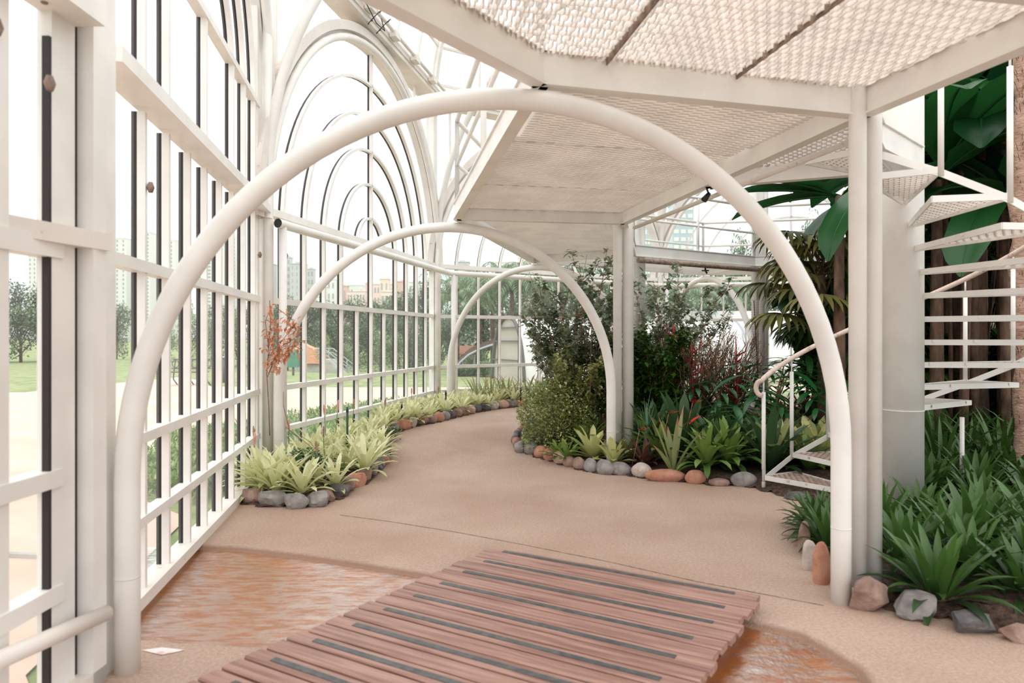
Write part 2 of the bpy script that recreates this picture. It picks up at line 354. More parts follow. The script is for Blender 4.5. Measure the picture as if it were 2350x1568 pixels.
# ---------------------------------------------------------------- glazed wall faces
def make_face(idx, A, B, full, low, upper, arcz, arcs, arcc, label, topz, ring=True, frame=True, roofside=True):
    A = Vector((A[0], A[1], 0)); B = Vector((B[0], B[1], 0)); d = (B-A).normalized(); Ln = (B-A).length
    inn = Vector((d.y, -d.x, 0))
    T = lambda s, n, z: A+d*s+inn*n+Vector((0, 0, z))
    root = thing('window_%d' % idx, A, label, kind='structure')
    def bx(mb, s0, s1, n0, n1, z0, z1):
        mb.hexa([T(s0, n0, z0), T(s1, n0, z0), T(s1, n1, z0), T(s0, n1, z0), T(s0, n0, z1), T(s1, n0, z1), T(s1, n1, z1), T(s0, n1, z1)])
    def arc(mb, r, w, n0, n1, a0=0, a1=180, N=40, zc=arcz):
        prev = None; vs = []
        for i in range(N+1):
            a = R(a0+(a1-a0)*i/N)
            for rr, n in ((r-w/2, n0), (r+w/2, n0), (r+w/2, n1), (r-w/2, n1)): vs.append(T(arcc-rr*cos(a), n, zc+rr*sin(a)))
        fs = []
        for i in range(N):
            for k in range(4): fs.append((i*4+k, i*4+(k+1) % 4, i*4+4+(k+1) % 4, i*4+4+k))
        mb.add(vs, fs)
    gk = MB()
    def mull(s, z0, z1):
        m = MB(); bx(m, s-.018, s+.018, -.004, .04, z0, z1); m.build('mullion', M['paint'], root)
        bx(gk, s-.016, s+.016, -.035, -.004, z0, z1)
    for s in low: mull(s, .06, 1.9)
    for s in full: mull(s, .06, ZB)
    for s, zt in upper: mull(s, ZB+.1, zt)
    for r in arcs:
        m = MB(); arc(m, r, .036, -.004, .04); m.build('arched_mullion', M['paint'], root)
        arc(gk, r, .032, -.035, -.004)
    for z, h in ((.46, .055), (.93, .06), (1.9, .065)):
        m = MB(); bx(m, .05, Ln-.05, -.03, .05, z-h/2, z+h/2); m.build('transom', M['paint'], root)
    m = MB(); bx(m, 0, Ln, -.06, .075, 0, .07); m.build('sill', M['paint2'], root)
    m = MB(); bx(m, 0.03, Ln-.03, -.03, .10 if roofside else .16, ZB+.03, ZB+.11); m.build('wall_beam', M['paint'], root)
    gk.build('gasket', M['gasket'], root)
    # glass
    g = MB(); n = -.02
    g.add([T(0, n, .06), T(Ln, n, .06), T(Ln, n, arcz), T(0, n, arcz)], [(0, 1, 2, 3)])
    rr = Ln/2
    pts = [T(arcc-rr*cos(R(a)), n, arcz+rr*sin(R(a))) for a in range(0, 181, 6)]
    g.add(pts, [list(range(len(pts)))])
    g.build('glass', M['glass'], root)
    if frame:
        rr = Ln/2
        m = MB(); arc(m, rr+.02, .10, -.05, .06, N=56); m.build('arch_frame', M['paint'], root)
        m = MB(); arc(m, rr+.13, .12, -.05, .14, N=56); m.build('arch_frame', M['paint2'], root)
        # tubular rib following the arch
        m = MB(); m.tube([T(arcc-(rr-.02)*cos(R(a)), .12, arcz+(rr-.02)*sin(R(a))) for a in range(0, 181, 5)], .05, 10, caps=False); m.build('arch_tube', M['paint'], root)
    if roofside:
        # spandrel glass and gutter
        zt = arcz+rr+.22
        g = MB()
        for side in (0, 1):
            pts = [T(arcc-(rr+.1)*cos(R(a)), n, arcz+(rr+.1)*sin(R(a))) for a in ((range(0, 91, 6)) if side == 0 else range(90, 181, 6))]
            sx = -.0 if side == 0 else Ln
            pts = [T(sx, n, arcz)]+pts[1:] if side == 0 else pts[:-1]+[T(sx, n, arcz)]
            pts2 = [T(sx, n, zt)]
            pts = pts+[T(arcc, n, zt)]+pts2 if side == 0 else [pts2[0], T(arcc, n, zt)]+pts
            g.add(pts, [list(range(len(pts)))])
        g.build('spandrel_glass', M['glass'], root)
        for s in (Ln*.06, Ln*.18, Ln*.82, Ln*.94):
            q = arcz+sqrt(max(0, (rr+.15)**2-(s-arcc)**2))
            m = MB(); bx(m, s-.015, s+.015, -.01, .03, q, zt); m.build('mullion', M['paint'], root)
        m = MB(); bx(m, -.05, Ln+.05, -.12, .22, zt-.02, zt+.05); bx(m, -.05, Ln+.05, .20, .24, zt+.05, zt+.14); m.build('gutter', M['paint2'], root)
    return T, Ln, inn, root

u = .4925
nfull = [u*k for k in (1, 2, 3, 4, 6, 8, 9, 10, 11)]
nlow = [u*5, u*7]
lab = ['tall arched glass wall at the left beside the boardwalk', 'tall arched glass wall behind the pale bromeliad bed', 'arched glass wall at the far end of the path',
       'glass wall beyond the red-stemmed shrubs', 'glass wall behind the spiral staircase']
TA, LA, iA, faceA = make_face(1, W1, W2, [.71, 1.13, 1.58, 2.01, 2.46, 2.90, 3.38, 3.85], [], [(.71, 3.95), (1.13, 3.95), (2.01, 3.95), (2.90, 3.95), (3.38, 3.95), (3.85, 3.95)], 3.95, [.65, 1.13, 1.62], 2.23, lab[0], 6.0, frame=True, roofside=False)
m = MB(); 
m.hexa([TA(.05, -.03, 3.92), TA(LA-.05, -.03, 3.92), TA(LA-.05, .05, 3.92), TA(.05, .05, 3.92), TA(.05, -.03, 3.98), TA(LA-.05, -.03, 3.98), TA(LA-.05, .05, 3.98), TA(.05, .05, 3.98)])
m.build('transom', M['paint'], faceA)
TBf = {}
for i, (a, b) in enumerate([(W2, W3), (W3, W4), (W4, W5), (W5, W6)]):
    TBf[i] = make_face(i+2, a, b, nfull, nlow, [], 2.76, [u*k for k in (1, 2, 3, 4, 5)], LS/2, lab[i+1], 5.9)
    T, Ln, inn, root = TBf[i]
    m = MB(); m.hexa([T(LS/2-.018, -.004, ZB), T(LS/2+.018, -.004, ZB), T(LS/2+.018, .04, ZB), T(LS/2-.018, .04, ZB), T(LS/2-.018, -.004, 5.7), T(LS/2+.018, -.004, 5.7), T(LS/2+.018, .04, 5.7), T(LS/2-.018, .04, 5.7)])
    m.build('mullion', M['paint'], root)
    m = MB(); m.hexa([T(LS/2-.016, -.035, ZB), T(LS/2+.016, -.035, ZB), T(LS/2+.016, -.004, ZB), T(LS/2-.016, -.004, ZB), T(LS/2-.016, -.035, 5.7), T(LS/2+.016, -.035, 5.7), T(LS/2+.016, -.004, 5.7), T(LS/2-.016, -.004, 5.7)])
    m.build('gasket', M['gasket'], root)

# small latch knobs on window mullions
def knob(p, root):
    m = MB(); m.tube([p-Vector((0, 0, .03)), p, p+Vector((0, 0, .03))], [.012, .022, .012], 8); m.build('latch', M['rust'], root)
knob(TA(.72, .06, 2.36), faceA); knob(TA(3.98, .06, 2.36), faceA)
Tb = TBf[0][0]; knob(Tb(.50, .06, 2.42), TBf[0][3]); knob(Tb(5.88, .06, 2.42), TBf[0][3])
Tc = TBf[1][0]; knob(Tc(.12, .06, 2.42), TBf[1][3]); knob(Tc(.52, .06, 2.42), TBf[1][3])

# corner posts (structure): trim
tn = 0
def post(name, a, wd, dp, ang, z0, z1, m=None, rootname=None, pipes=()):
    pass
def boxpost(mb, c, wd, dp, ang, z0, z1):
    d = dirv(ang); n = Vector((d.y, -d.x, 0)); c = Vector(c)
    q = [c-n*wd/2-d*dp/2, c+n*wd/2-d*dp/2, c+n*wd/2+d*dp/2, c-n*wd/2+d*dp/2]
    mb.hexa([x+Vector((0, 0, z0)) for x in q]+[x+Vector((0, 0, z1)) for x in q])
def corner(c, angs, z1, label):
    global tn
    tn += 1
    root = thing('trim_%d' % tn, (c[0], c[1], 0), label, kind='structure')
    for (off, a, wd) in angs:
        m = MB(); boxpost(m, Vector(c)+Vector(off), wd, .10, a, 0, z1); m.build('post', M['paint'], root)
    return root
cr2 = corner(W2, [((0.0, -.08, 0), -10, .10), ((.06, .10, 0), 10, .10)], 6.1, 'double corner post left of the bromeliad bed')
m = MB(); m.tube([(W2.x+.11, W2.y+.02, 0), (W2.x+.11, W2.y+.02, 6.0)], .052, 14); m.build('post_tube', M['paint'], cr2)
for Wc, an, tx in ((W3, 35, 'corner post at the far left end of the path'), (W4, 80, 'corner post at the far side of the dome'), (W5, 125, 'rear corner post behind the plants'), (W6, 170, 'corner post at the right of the dome')):
    t_ = corner(Wc, [((0, 0, 0), an, .12)], 6.0, tx)
# overhead ribs rising from each corner towards the dome centre
for Wc in (W2, W3, W4, W5, W6):
    tn += 1; d = (CT-Wc).normalized(); d.z = 0
    b = Wc+d*.12
    root = thing('trim_%d' % tn, (b.x, b.y, 3.2), 'curved steel rib rising from a corner post to the dome', kind='structure')
    pts = []
    for i in range(25):
        a = R(i*3.6); pts.append(b+d*(4.1*(1-cos(a)))+Vector((0, 0, 3.2+4.1*sin(a))))
    m = MB(); m.tube([b+Vector((0, 0, .02))]+pts, .055, 14); m.build('rib_tube', M['paint'], root)
# roof glazing above the gutters
roof = thing('ceiling', (CT.x, CT.y, 6), 'curved glazed roof of the dome', kind='structure')
zg = 6.0
def prof(a): return 3.9*(1-cos(a)), zg+3.9*sin(a)
for i in range(4):
    T, Ln, inn, root = TBf[i]
    rf = MB(); pu = MB(); gl = MB(); NA = 16
    ta = math.tan(R(22.5))
    for k in range(1, 6):
        s0 = Ln*k/6; pts = []
        for j in range(NA+1):
            uu, z = prof(R(80*j/NA))
            if s0 < uu*ta or s0 > Ln-uu*ta: break
            pts.append(T(s0, uu, z))
        for a, b in zip(pts, pts[1:]): rf.beam(a, b, .05, .06, up=inn)
    for s0 in (0, 1):
        pts = []
        for j in range(NA+1):
            uu, z = prof(R(80*j/NA)); pts.append(T(uu*ta if s0 == 0 else Ln-uu*ta, uu, z))
        for a, b in zip(pts, pts[1:]): rf.beam(a, b, .14, .12, up=inn)
    ring = []
    for j in range(0, NA+1):
        uu, z = prof(R(80*j/NA)); a, b = T(uu*ta, uu, z), T(Ln-uu*ta, uu, z); ring.append((a, b))
        if j % 2 == 1 and (b-a).length > .2: pu.beam(a, b, .035, .045)
    for (a, b), (c, d) in zip(ring, ring[1:]): gl.add([a, b, d, c], [(0, 1, 2, 3)])
    rf.build('rafter', M['paint'], roof); pu.build('purlin', M['paint2'], roof); gl.build('roof_glass', M['roofglass'], roof)
# cables clipped along the gutter of the bromeliad-side wall
cb = MB(); T = TBf[0][0]
pts = [T(.9+.25*i, .30, 6.08) for i in range(4)]+[T(2.1, .33, 6.0), T(2.35, .36, 5.86), T(2.6, .38, 5.86), T(2.62, .32, 6.05)]
cb.tube(pts, .008, 6)
for s0 in (2.45, 2.75): cb.tube([T(s0+.1*cos(R(a)), .30+.1*sin(R(a)), 6.0+.12*sin(R(a*1.0+40))) for a in range(0, 340, 20)], .007, 6)
tag(cb.build('cable', M['black'], None, T(1, .3, 6)), 'black looped cable hanging from the roof gutter above the big arch', 'cable')
cd_ = MB(); cd_.tube([T(2.0, .3, 6.1), T(5.7, .3, 6.1)], .03, 8); 
for s0 in (2.2, 3.1, 4.0, 4.9): cd_.beam(T(s0, .3, 6.06), T(s0+.2, .3, 6.06), .1, .1)
tag(cd_.build('conduit', M['paint2'], None, T(2, .3, 6)), 'white conduit pipe with junction boxes on the roof gutter', 'pipe')

# foreground casement window (face 0) and its posts at the far left of the view
f0 = thing('window_6', (-1.85, 3.0, 0), 'blurred white glazed door frame in the left foreground', kind='structure')
A0 = Vector((-1.835, 2.99, 0)); D0 = Vector((-.02, -1, 0)).normalized(); N0 = Vector((1, -.02, 0)).normalized()
def T0(s, n, z): return A0+D0*s+N0*n+Vector((0, 0, z))
def b0(name, s0, s1, n0, n1, z0, z1, mt='paint'):
    m = MB(); m.hexa([T0(s0, n0, z0), T0(s1, n0, z0), T0(s1, n1, z0), T0(s0, n1, z0), T0(s0, n0, z1), T0(s1, n0, z1), T0(s1, n1, z1), T0(s0, n1, z1)]); return m.build(name, M[mt], f0)
b0('post', .0, .09, -.04, .06, 0, 6.0); b0('post', -.11, -.03, -.05, .035, 0, 6.0)
b0('gasket', .09, .12, -.06, -.01, 0, 6, 'gasket')
b0('frame', .12, .26, -.06, .0, 0, 6.0); b0('gasket', .26, .275, -.03, -.001, 0.1, 2.7, 'gasket')
b0('frame', .485, .56, -.06, .0, 0, 6.0); b0('gasket', .56, .58, -.03, -.001, 0.1, 2.7, 'gasket'); b0('frame', .95, 1.1, -.06, .0, 0, 6.0)
for z, h in ((.46, .07), (.93, .07), (1.86, .08)): b0('transom', .2, 1.0, -.07, .01, z-h/2, z+h/2)
b0('sill', .0, 1.2, -.06, .06, 0, .07, 'paint2'); b0('wall_beam', .12, 1.2, -.05, .13, ZB+.02, ZB+.1)
m = MB(); m.add([T0(.05, -.04, .06), T0(1.1, -.04, .06), T0(1.1, -.04, 6), T0(.05, -.04, 6)], [(0, 1, 2, 3)]); m.build('glass', M['glass'], f0)
m = MB(); m.tube([(-1.765, 2.97, .30), (-1.80, 2.3, .38)], .033, 12); m.build('rail_tube', M['paint2'], f0)
m = MB(); m.beam((-1.79, 3.0, 1.915), (-1.93, 2.3, 1.915), .07, .075); m.build('rail_beam', M['paint2'], f0)
for (s, z) in ((.30, 2.50), (.33, 2.83), (.57, 2.6)): knob(T0(s, .02, z), f0)
# side wall continuing behind the camera
wl = MB(); wl.box(-2.4, -2.3, -3, -1.0, 0, 3.5)

# ---------------------------------------------------------------- steel arches
def make_arch(p, q, label, top=2.705, r=.054):
    p = Vector(p); q = Vector(q); c = (p+q)/2; h = (q-p)/2; Rr = h.length; sp = top-Rr
    root = thing('pipe_arch', p, label, 'arch')
    pts = [p, p+Vector((0, 0, sp*.5))]
    for i in range(0, 49):
        a = R(180-i*3.75); pts.append(c+h*cos(a)+Vector((0, 0, sp+Rr*sin(a))))
    pts += [q+Vector((0, 0, sp*.5)), q]
    m = MB(); m.tube(pts, r, 20); o = m.build('arch_tube', M['paint'], root)
    for pt in (p, q):
        m = MB(); m.tube([pt+Vector((0, 0, .42)), pt+Vector((0, 0, .425))], r+.0015, 20); m.build('weld_ring', M['paint2'], root)
    return root
make_arch(P1, Q1, 'large white pipe arch spanning the boardwalk in the foreground')
make_arch(P2, Q2, 'white pipe arch spanning the path in the middle, second from the camera')
make_arch(P3, Q3, 'white pipe arch at the far end of the path, third from the camera')
make_arch(P4, Q4, 'white pipe arch at the far side, beyond the red-stemmed shrubs')
make_arch(P5, Q5, 'white pipe arch hidden behind the spiral staircase')
# ring pipes on stub posts at the foot of the walls
for (a, b, i) in ((P2, P3, 0), (P3, P4, 1), (P4, P5, 2), (P5, P6, 3)):
    T, Ln, inn, root = TBf[i]
    nm = ['beside the pale bromeliad bed with an open end', 'along the far end wall', 'along the glass wall beyond the shrubs', 'along the rear wall'][i]
    rt = thing('ring_pipe', (a.x, a.y, 0), 'white horizontal pipe rail on a post '+nm, 'pipe')
    m = MB(); d = (b-a).normalized(); a2 = a-d*.02 if i == 0 else a
    m.tube([a2+Vector((0, 0, 2.70)), b+Vector((0, 0, 2.70))], .05, 16, caps=False); m.build('pipe', M['paint'], rt)
    if i == 0:
        m = MB(); m.tube([a2+d*.01+Vector((0, 0, 2.70)), a2+d*.03+Vector((0, 0, 2.70))], .044, 16); m.build('open_end', M['black'], rt)
    m = MB(); off = inn*-.0+d*.08
    m.tube([a+off, a+off+Vector((0, 0, 2.68))], .042, 14); m.build('post', M['paint'], rt)

# ---------------------------------------------------------------- columns
def column(label, base, pipes, z1):
    root = thing('steel_column', base, label, 'column')
    for (x, y, r) in pipes:
        m = MB(); m.tube([(x, y, 0), (x, y, z1)], r, 18); m.build('pipe', M['paint'], root)
    return root
def pc(px, Z, wpx): return ((px-CX)/F*Z, Z, wpx/F*Z/2)
column('white twin-pipe column at the right foreground by the big plants', (2.03, 4.02, 0), [pc(1968, 3.94, 38), pc(2004, 4.0, 37)], 6.4)
column('white twin-pipe column in the middle of the planted bed', (1.25, 7.95, 0), [pc(1417, 8.0, 20), pc(1441, 8.05, 26)], 6.4)
column('white column standing behind the tall green shrub', (2.1, 10.9, 0), [pc(1462, 11.0, 15), pc(1474, 11.1, 14)], 6.4)
column('white triple-pipe column at the far side rising above the walkway', (4.5, 12.5, 0), [pc(1733, 12.5, 17), pc(1748, 12.6, 13), pc(1757, 12.6, 12)], 7.0)
column('white column at the rear behind the staircase', (Q5.x, Q5.y, 0), [(Q5.x, Q5.y, .07), (Q5.x+.15, Q5.y-.1, .07)], 7.0)
column('white column at the right rear of the planted bed', (Q6.x, Q6.y, 0), [(Q6.x, Q6.y, .07), (Q6.x, Q6.y-.18, .07)], 7.0)

# ---------------------------------------------------------------- raised walkway
def mid(a, b): return (Vector(a)+Vector(b))/2
E1 = mid(P1, Q1)+Vector((.08, .02, 0)); E2 = Vector((-.60, 7.45, 0)); E3 = mid(P3, Q3); E4 = mid(P4, Q4); E5 = mid(P5, Q5); E6 = mid(P6, Q6)
dA = dirv(-10.2)
D1 = Vector((2.04, 3.98, 0)); D2 = Vector((1.27, 7.74, 0)); dR = dirv(-14.4); Q0 = D1-dR*3.2; Qm = D1-dR*1.36
E0 = E1-dirv(37)*3.4
deck = thing('raised_walkway', (E1.x, E1.y, ZD), 'raised white walkway with steel grating floor above the path', 'walkway')
BH = .17; zc = ZB+BH/2
def dbeam(a, b, name='beam', z=zc, wd=.055):
    m = MB(); a = Vector((a[0], a[1], z)); b = Vector((b[0], b[1], z)); m.beam(a, b, wd, BH)
    # flanges
    m.beam(a+Vector((0, 0, BH/2)), b+Vector((0, 0, BH/2)), wd+.03, .012); m.beam(a-Vector((0, 0, BH/2)), b-Vector((0, 0, BH/2)), wd+.03, .012)
    return m.build(name, M['paint2'] if False else M['paint'], deck)
dbeam(E0, E1); dbeam(E1, D1); dbeam(D1, Q0); dbeam(E1, E2); dbeam(E2, D2); dbeam(D1, D2); dbeam(E2, E3); dbeam(E3, Q3); dbeam(D2, Q3); dbeam(E3, E4); dbeam(E4, Q4); dbeam(Q3, Q4)
dbeam(E4, E5); dbeam(E5, Q5); dbeam(Q4, Q5); dbeam(E5, E6); dbeam(E6, Q6); dbeam(Q5, Q6)
nrm = dirv(79.8)
dbeam(Qm, Qm-nrm*3.3-dA*.0)
m = MB(); ofs = Vector((.10, .0, 0)); m.tube([D1+ofs+Vector((0, .2, ZB-.06)), D2+ofs+Vector((0, -.1, ZB-.06))], .022, 8); m.build('conduit', M['paint2'], deck)
m = MB(); ofs = Vector((.06, -.10, 0)); m.tube([Q3+ofs+Vector((0, 0, ZB-.08)), Q4+ofs+Vector((0, 0, ZB-.08))], .04, 10)
m.tube([Q4+ofs+Vector((0, 0, ZB-.08)), Q5+ofs+Vector((0, 0, ZB-.08))], .04, 10); m.build('conduit', M['rust'], deck)
for q in (Q1,):
    m = MB(); boxpost(m, q+Vector((-.06, .0, 0)), .1, .1, -10, ZB-.02, ZD+.02)

def grating(poly, d, name='grating', pitch=.042, step=.085, h=.028, amp=.5, z=ZD, mt='grate', parent=None, th=.004):
    """expanded lattice: wavy upright strips clipped to a polygon"""
    d = Vector((d[0], d[1], 0)).normalized(); n = Vector((-d.y, d.x, 0))
    us = [Vector((p[0], p[1], 0)).dot(d) for p in poly]; vsn = [Vector((p[0], p[1], 0)).dot(n) for p in poly]
    m = MB(); k = 0; v = min(vsn)
    while v < max(vsn):
        # clip line v to polygon
        xs = []
        for i in range(len(poly)):
            v1, v2 = vsn[i], vsn[(i+1) % len(poly)]; u1, u2 = us[i], us[(i+1) % len(poly)]
            if (v1 > v) != (v2 > v): xs.append(u1+(v-v1)/(v2-v1)*(u2-u1))
        xs.sort()
        for j in range(0, len(xs)-1, 2):
            u0, u1 = xs[j], xs[j+1]; i0 = math.ceil(u0/step); i1 = floor(u1/step)
            if i1-i0 < 1: continue
            pv = []; 
            for i in range(i0, i1+1):
                for fr, sg in ((0., 1), (.40, 1), (.5, -1), (.90, -1)):
                    s_ = sg if k % 2 == 0 else -sg
                    uu = (i+fr)*step
                    if uu > u1: break
                    pv.append(d*uu+n*(v+s_*amp*pitch*.5))
            vs = []
            for q in pv: vs += [q+n*-th/2+Vector((0, 0, z-h)), q+n*th/2+Vector((0, 0, z-h)), q+n*th/2+Vector((0, 0, z)), q-n*th/2+Vector((0, 0, z))]
            fs = []
            for i in range(len(pv)-1):
                for c in range(4): fs.append((i*4+c, i*4+(c+1) % 4, i*4+4+(c+1) % 4, i*4+4+c))
            m.add(vs, fs)
        v += pitch; k += 1
    return m.build(name, M[mt], parent if parent is not None else deck)
g1 = grating([E0, E1, D1, Q0], dA, pitch=.030, step=.10, h=.027, amp=.30)
g1b = grating([E0, E1, D1, Q0], nrm, name='grating_cross_bars', pitch=.10, step=.3, h=.016, amp=.1)
g2 = grating([E1, E2, D2, D1], nrm, pitch=.026, step=.15, h=.05, amp=.4)
g3 = grating([E2, E3, Q3, D2], dirv(102), pitch=.03, step=.12, h=.05, amp=.4)
g4 = grating([E3, E4, Q4, Q3], dirv(147), pitch=.05, step=.1, h=.03, amp=1.0)
g5 = grating([E4, E5, Q5, Q4], dirv(12), pitch=.05, step=.1, h=.03, amp=1.0)
g6 = grating([E5, E6, Q6, Q5], dirv(57), pitch=.05, step=.1, h=.03, amp=1.0)
# landing between the walkway and the staircase
LA_ = Vector((1.66, 5.85, 0)); LB_ = Vector((3.12, 5.24, 0)); LC_ = Vector((2.5, 4.66, 0))
dbeam(LA_, LB_); dbeam(LB_, LC_); dbeam(LC_, D1)
grating([D1, LC_, LB_, LA_], nrm, pitch=.03, step=.12, h=.04, amp=1.0)
# panel seams
for off in (.72, 1.48):
    a = D1-nrm*(off+.12); m = MB(); m.beam(a+Vector((0, 0, ZD-.02)), a-dA*2.2+Vector((0, 0, ZD-.02)), .008, .045); m.build('panel_seam', M['rust'], deck)
for t in (.35, .7):
    a = Vector(E1).lerp(Vector(E2), t); b = D1.lerp(D2, t); m = MB(); m.beam(a+Vector((0, 0, ZD-.02)), b+Vector((0, 0, ZD-.02)), .006, .04); m.build('panel_seam', M['paint2'], deck)
# railings
def railing(a, b, parent=deck):
    a = Vector((a[0], a[1], 0)); b = Vector((b[0], b[1], 0)); Ln = (b-a).length
    root = thing('railing', (0, 0, 0)); root.parent = parent; root.location = Vector((a.x, a.y, ZD))-parent.location
    for z, r in ((3.86, .026), (3.38, .02)):
        m = MB(); m.tube([a+Vector((0, 0, z)), b+Vector((0, 0, z))], r, 10); m.build('rail', M['paint'], root)
    for i in range(0, 3):
        p = a.lerp(b, i/2); m = MB(); m.tube([p+Vector((0, 0, ZB+.05)), p+Vector((0, 0, 3.86))], .025, 10); m.build('rail_post', M['paint'], root)
for a, b in ((E1, E2), (E2, E3), (E3, E4), (E4, E5), (Q3, Q4), (Q4, Q5), (D2, Q3), (D1, D2), (E1, E0)): railing(a, b)
# clamp spotlight under the walkway beam
m = MB(); p = P(1622, 5.85, 2.70)
m.tube([p+Vector((0, 0, .07)), p+Vector((.02, 0, .02))], .008, 6); m.tube([p+Vector((.02, 0, .03)), p+Vector((-.03, -.02, -.03))], [.018, .028], 10); m.beam(p+Vector((.03, 0, .075)), p+Vector((.10, 0, .085)), .02, .02)
tag(m.build('clamp_lamp', M['black'], None, p), 'small black clamp spotlight under the walkway beam', 'lamp')
m = MB(); p = Vector((Q3.x+1.35, Q3.y+.75, ZB-.16)); m.tube([p+Vector((0, 0, .06)), p, p+Vector((.03, 0, -.05))], .016, 8); m.tube([p-Vector((.06, 0, 0)), p+Vector((.06, 0, 0))], .012, 6)
tag(m.build('sprinkler_nozzle', M['black'], None, p), 'tiny dark sprinkler nozzle hanging under the far walkway pipe', 'sprinkler')

# ---------------------------------------------------------------- spiral staircase
AX = Vector((3.26, 5.7, 0)); SR = 1.28; STEP = R(18.3); A_0 = R(128); RISE = .191; H0 = .14
st = thing('spiral_staircase', AX, 'white spiral staircase winding around a thick steel column', 'staircase')
m = MB(); m.tube([AX, AX+Vector((0, 0, 6.4))], .158, 28); cc = m.build('centre_column', M['paint'], st)
m = MB(); m.tube([AX+Vector((0, 0, .89)), AX+Vector((0, 0, .897))], .161, 28); m.build('weld_ring', M['paint2'], st)
def sp(a, r, z): return AX+Vector((cos(a)*r, sin(a)*r, z))
hand = []
for k in range(15):
    a = A_0-k*STEP; a2 = a-STEP*1.12; z = H0+k*RISE
    tr = thing('tread', (0, 0, 0)); tr.parent = st; tr.location = Vector((0, 0, z))
    q = [sp(a, SR, z), sp(a, .15, z), sp(a2+R(10), .15, z), sp(a2, SR, z)]
    fr = MB()
    for i in range(4): fr.beam(q[i]-Vector((0, 0, .02)), q[(i+1) % 4]-Vector((0, 0, .02)), .012, .045)
    fr.build('tread_frame', M['paint'], tr)
    grating(q, (cos(a-STEP/2), sin(a-STEP/2)), 'tread_grating', .034, .07, .022, 1.0, z, 'chip' if k < 4 else 'grate', tr)
    # baluster
    b = MB(); r_ = .019; p0 = sp(a, SR, z-.06); p1 = sp(a, SR, z+.82)
    b.tube([p0, p1], r_, 10); b.tube([p1, p1+Vector((0, 0, .13))], .008, 8)
    if k < 14: b.build('baluster', M['paint'], st)
    if k < 14:
        s_ = MB(); s_.beam(sp(a, SR, z-.04), sp(a-STEP, SR, z+RISE-.04), .008, .05); s_.build('stringer', M['paint'], st)
m = MB(); m.tube([sp(A_0, SR, 0), sp(A_0, SR, .2)], .019, 10); m.build('foot_post', M['paint'], st)
m = MB(); pts = []
a = A_0
for i in range(0, 9):   # curl at the start
    t = R(-90+i*22.5); pts.append(sp(a+.02-.0*i, SR, H0+.86)+Vector((-.05*cos(t), .03*cos(t), .075*sin(t))))
for k in range(0, 13*4+1):
    aa = A_0-k/4*STEP; pts.append(sp(aa, SR, H0+.955+k/4*RISE))
m.tube(pts, .024, 12); m.build('handrail', M['chip'], st)
m = MB(); p = sp(R(36), SR*.92, 0); m.tube([p, p+Vector((0, 0, .75))], .02, 8); m.build('prop', M['paint'], st)

# ---------------------------------------------------------------- boardwalk
bw = thing('boardwalk', (-.13, 4.6, 0), 'wooden slatted boardwalk with black grip strips crossing the water channel', 'boardwalk')
O = Vector((-.132, 4.62, 0)); DX = Vector((1.51, -.87, 0)).normalized(); DY = Vector((-.552, -.834, 0)).normalized(); LP = 1.745
rnd = random.Random(4)
for i in range(24):
    o = O+DY*(.113*i); wd = .096; ln = LP+rnd.uniform(-.012, .012); st_ = rnd.uniform(-.012, .012); zt = .082+rnd.uniform(-.001, .001); tk = .034; bv = .007
    prof_ = [(bv, zt-tk), (wd-bv, zt-tk), (wd, zt-tk+bv), (wd, zt-bv), (wd-bv, zt), (bv, zt), (0, zt-bv), (0, zt-tk+bv)]
    vs = [o+DX*st_+DY*y+Vector((0, 0, z)) for y, z in prof_]+[o+DX*(st_+ln)+DY*y+Vector((0, 0, z)) for y, z in prof_]
    m = MB(); fs = [list(range(7, -1, -1)), list(range(8, 16))]+[(k, (k+1) % 8, 8+(k+1) % 8, 8+k) for k in range(8)]; m.add(vs, fs)
    pl = m.build('plank', M['plank'], bw)
    if i % 2 == 0:
        g = MB(); a = o+DX*(st_+rnd.uniform(.12, .17))+DY*.052+Vector((0, 0, zt+.0015)); b = o+DX*(st_+ln-rnd.uniform(.12, .17))+DY*.052+Vector((0, 0, zt+.0015)); g.beam(a, b, .034, .003); g.build('grip_strip', M['rubber'], pl)
for s_ in (.06, .87, 1.66):
    m = MB(); m.beam(O+DX*s_+Vector((0, 0, .012)), O+DX*s_+DY*2.7+Vector((0, 0, .012)), .05, .07); m.build('joist', M['plank'], bw)

# ---------------------------------------------------------------- floor with the water channel
far = [G(300, 1247), G(480, 1248), G(560, 1252), G(700, 1268), G(850, 1290), G(1000, 1314), (0.1, 4.0), (.7, 3.82), (1.18, 3.7), (1.5, 3.5), (1.62, 3.1), (1.5, 2.5), (1.3, 1.5)]
near = [(-.2, 1.6), (-.45, 2.4), (-.8, 3.05), G(620, 1488), G(450, 1479), G(325, 1471), G(150, 1465)]
basin = [(p[0], p[1]) for p in far]+[(p[0], p[1]) for p in near]
wallA_x = lambda y: -1.442-.178*y-.0
fl = MB(); X0, X1, Y0, Y1, ST = -2.6, 2.6, 1.4, 5.6, .035
nx = int((X1-X0)/ST); ny = int((Y1-Y0)/ST); vs = []; fs = []
for j in range(ny+1):
    for i in range(nx+1):
        x = X0+(X1-X0)*i/nx; y = Y0+(Y1-Y0)*j/ny
        z = 0
        if inpoly((x, y), basin): z = -.075*sm(dpoly((x, y), basin)/.13)
        vs.append((x, y, z))
for j in range(ny):
    for i in range(nx):
        x = X0+(X1-X0)*(i+.5)/nx; y = Y0+(Y1-Y0)*(j+.5)/ny
        if y > 3.0 and x < -1.442-.178*y-.03: continue
        if y <= 3.0 and x < -1.95: continue
        a = j*(nx+1)+i; fs.append((a, a+1, a+nx+2, a+nx+1))
fl.add(vs, fs, True)
wl5 = -1.442-.178*5.6
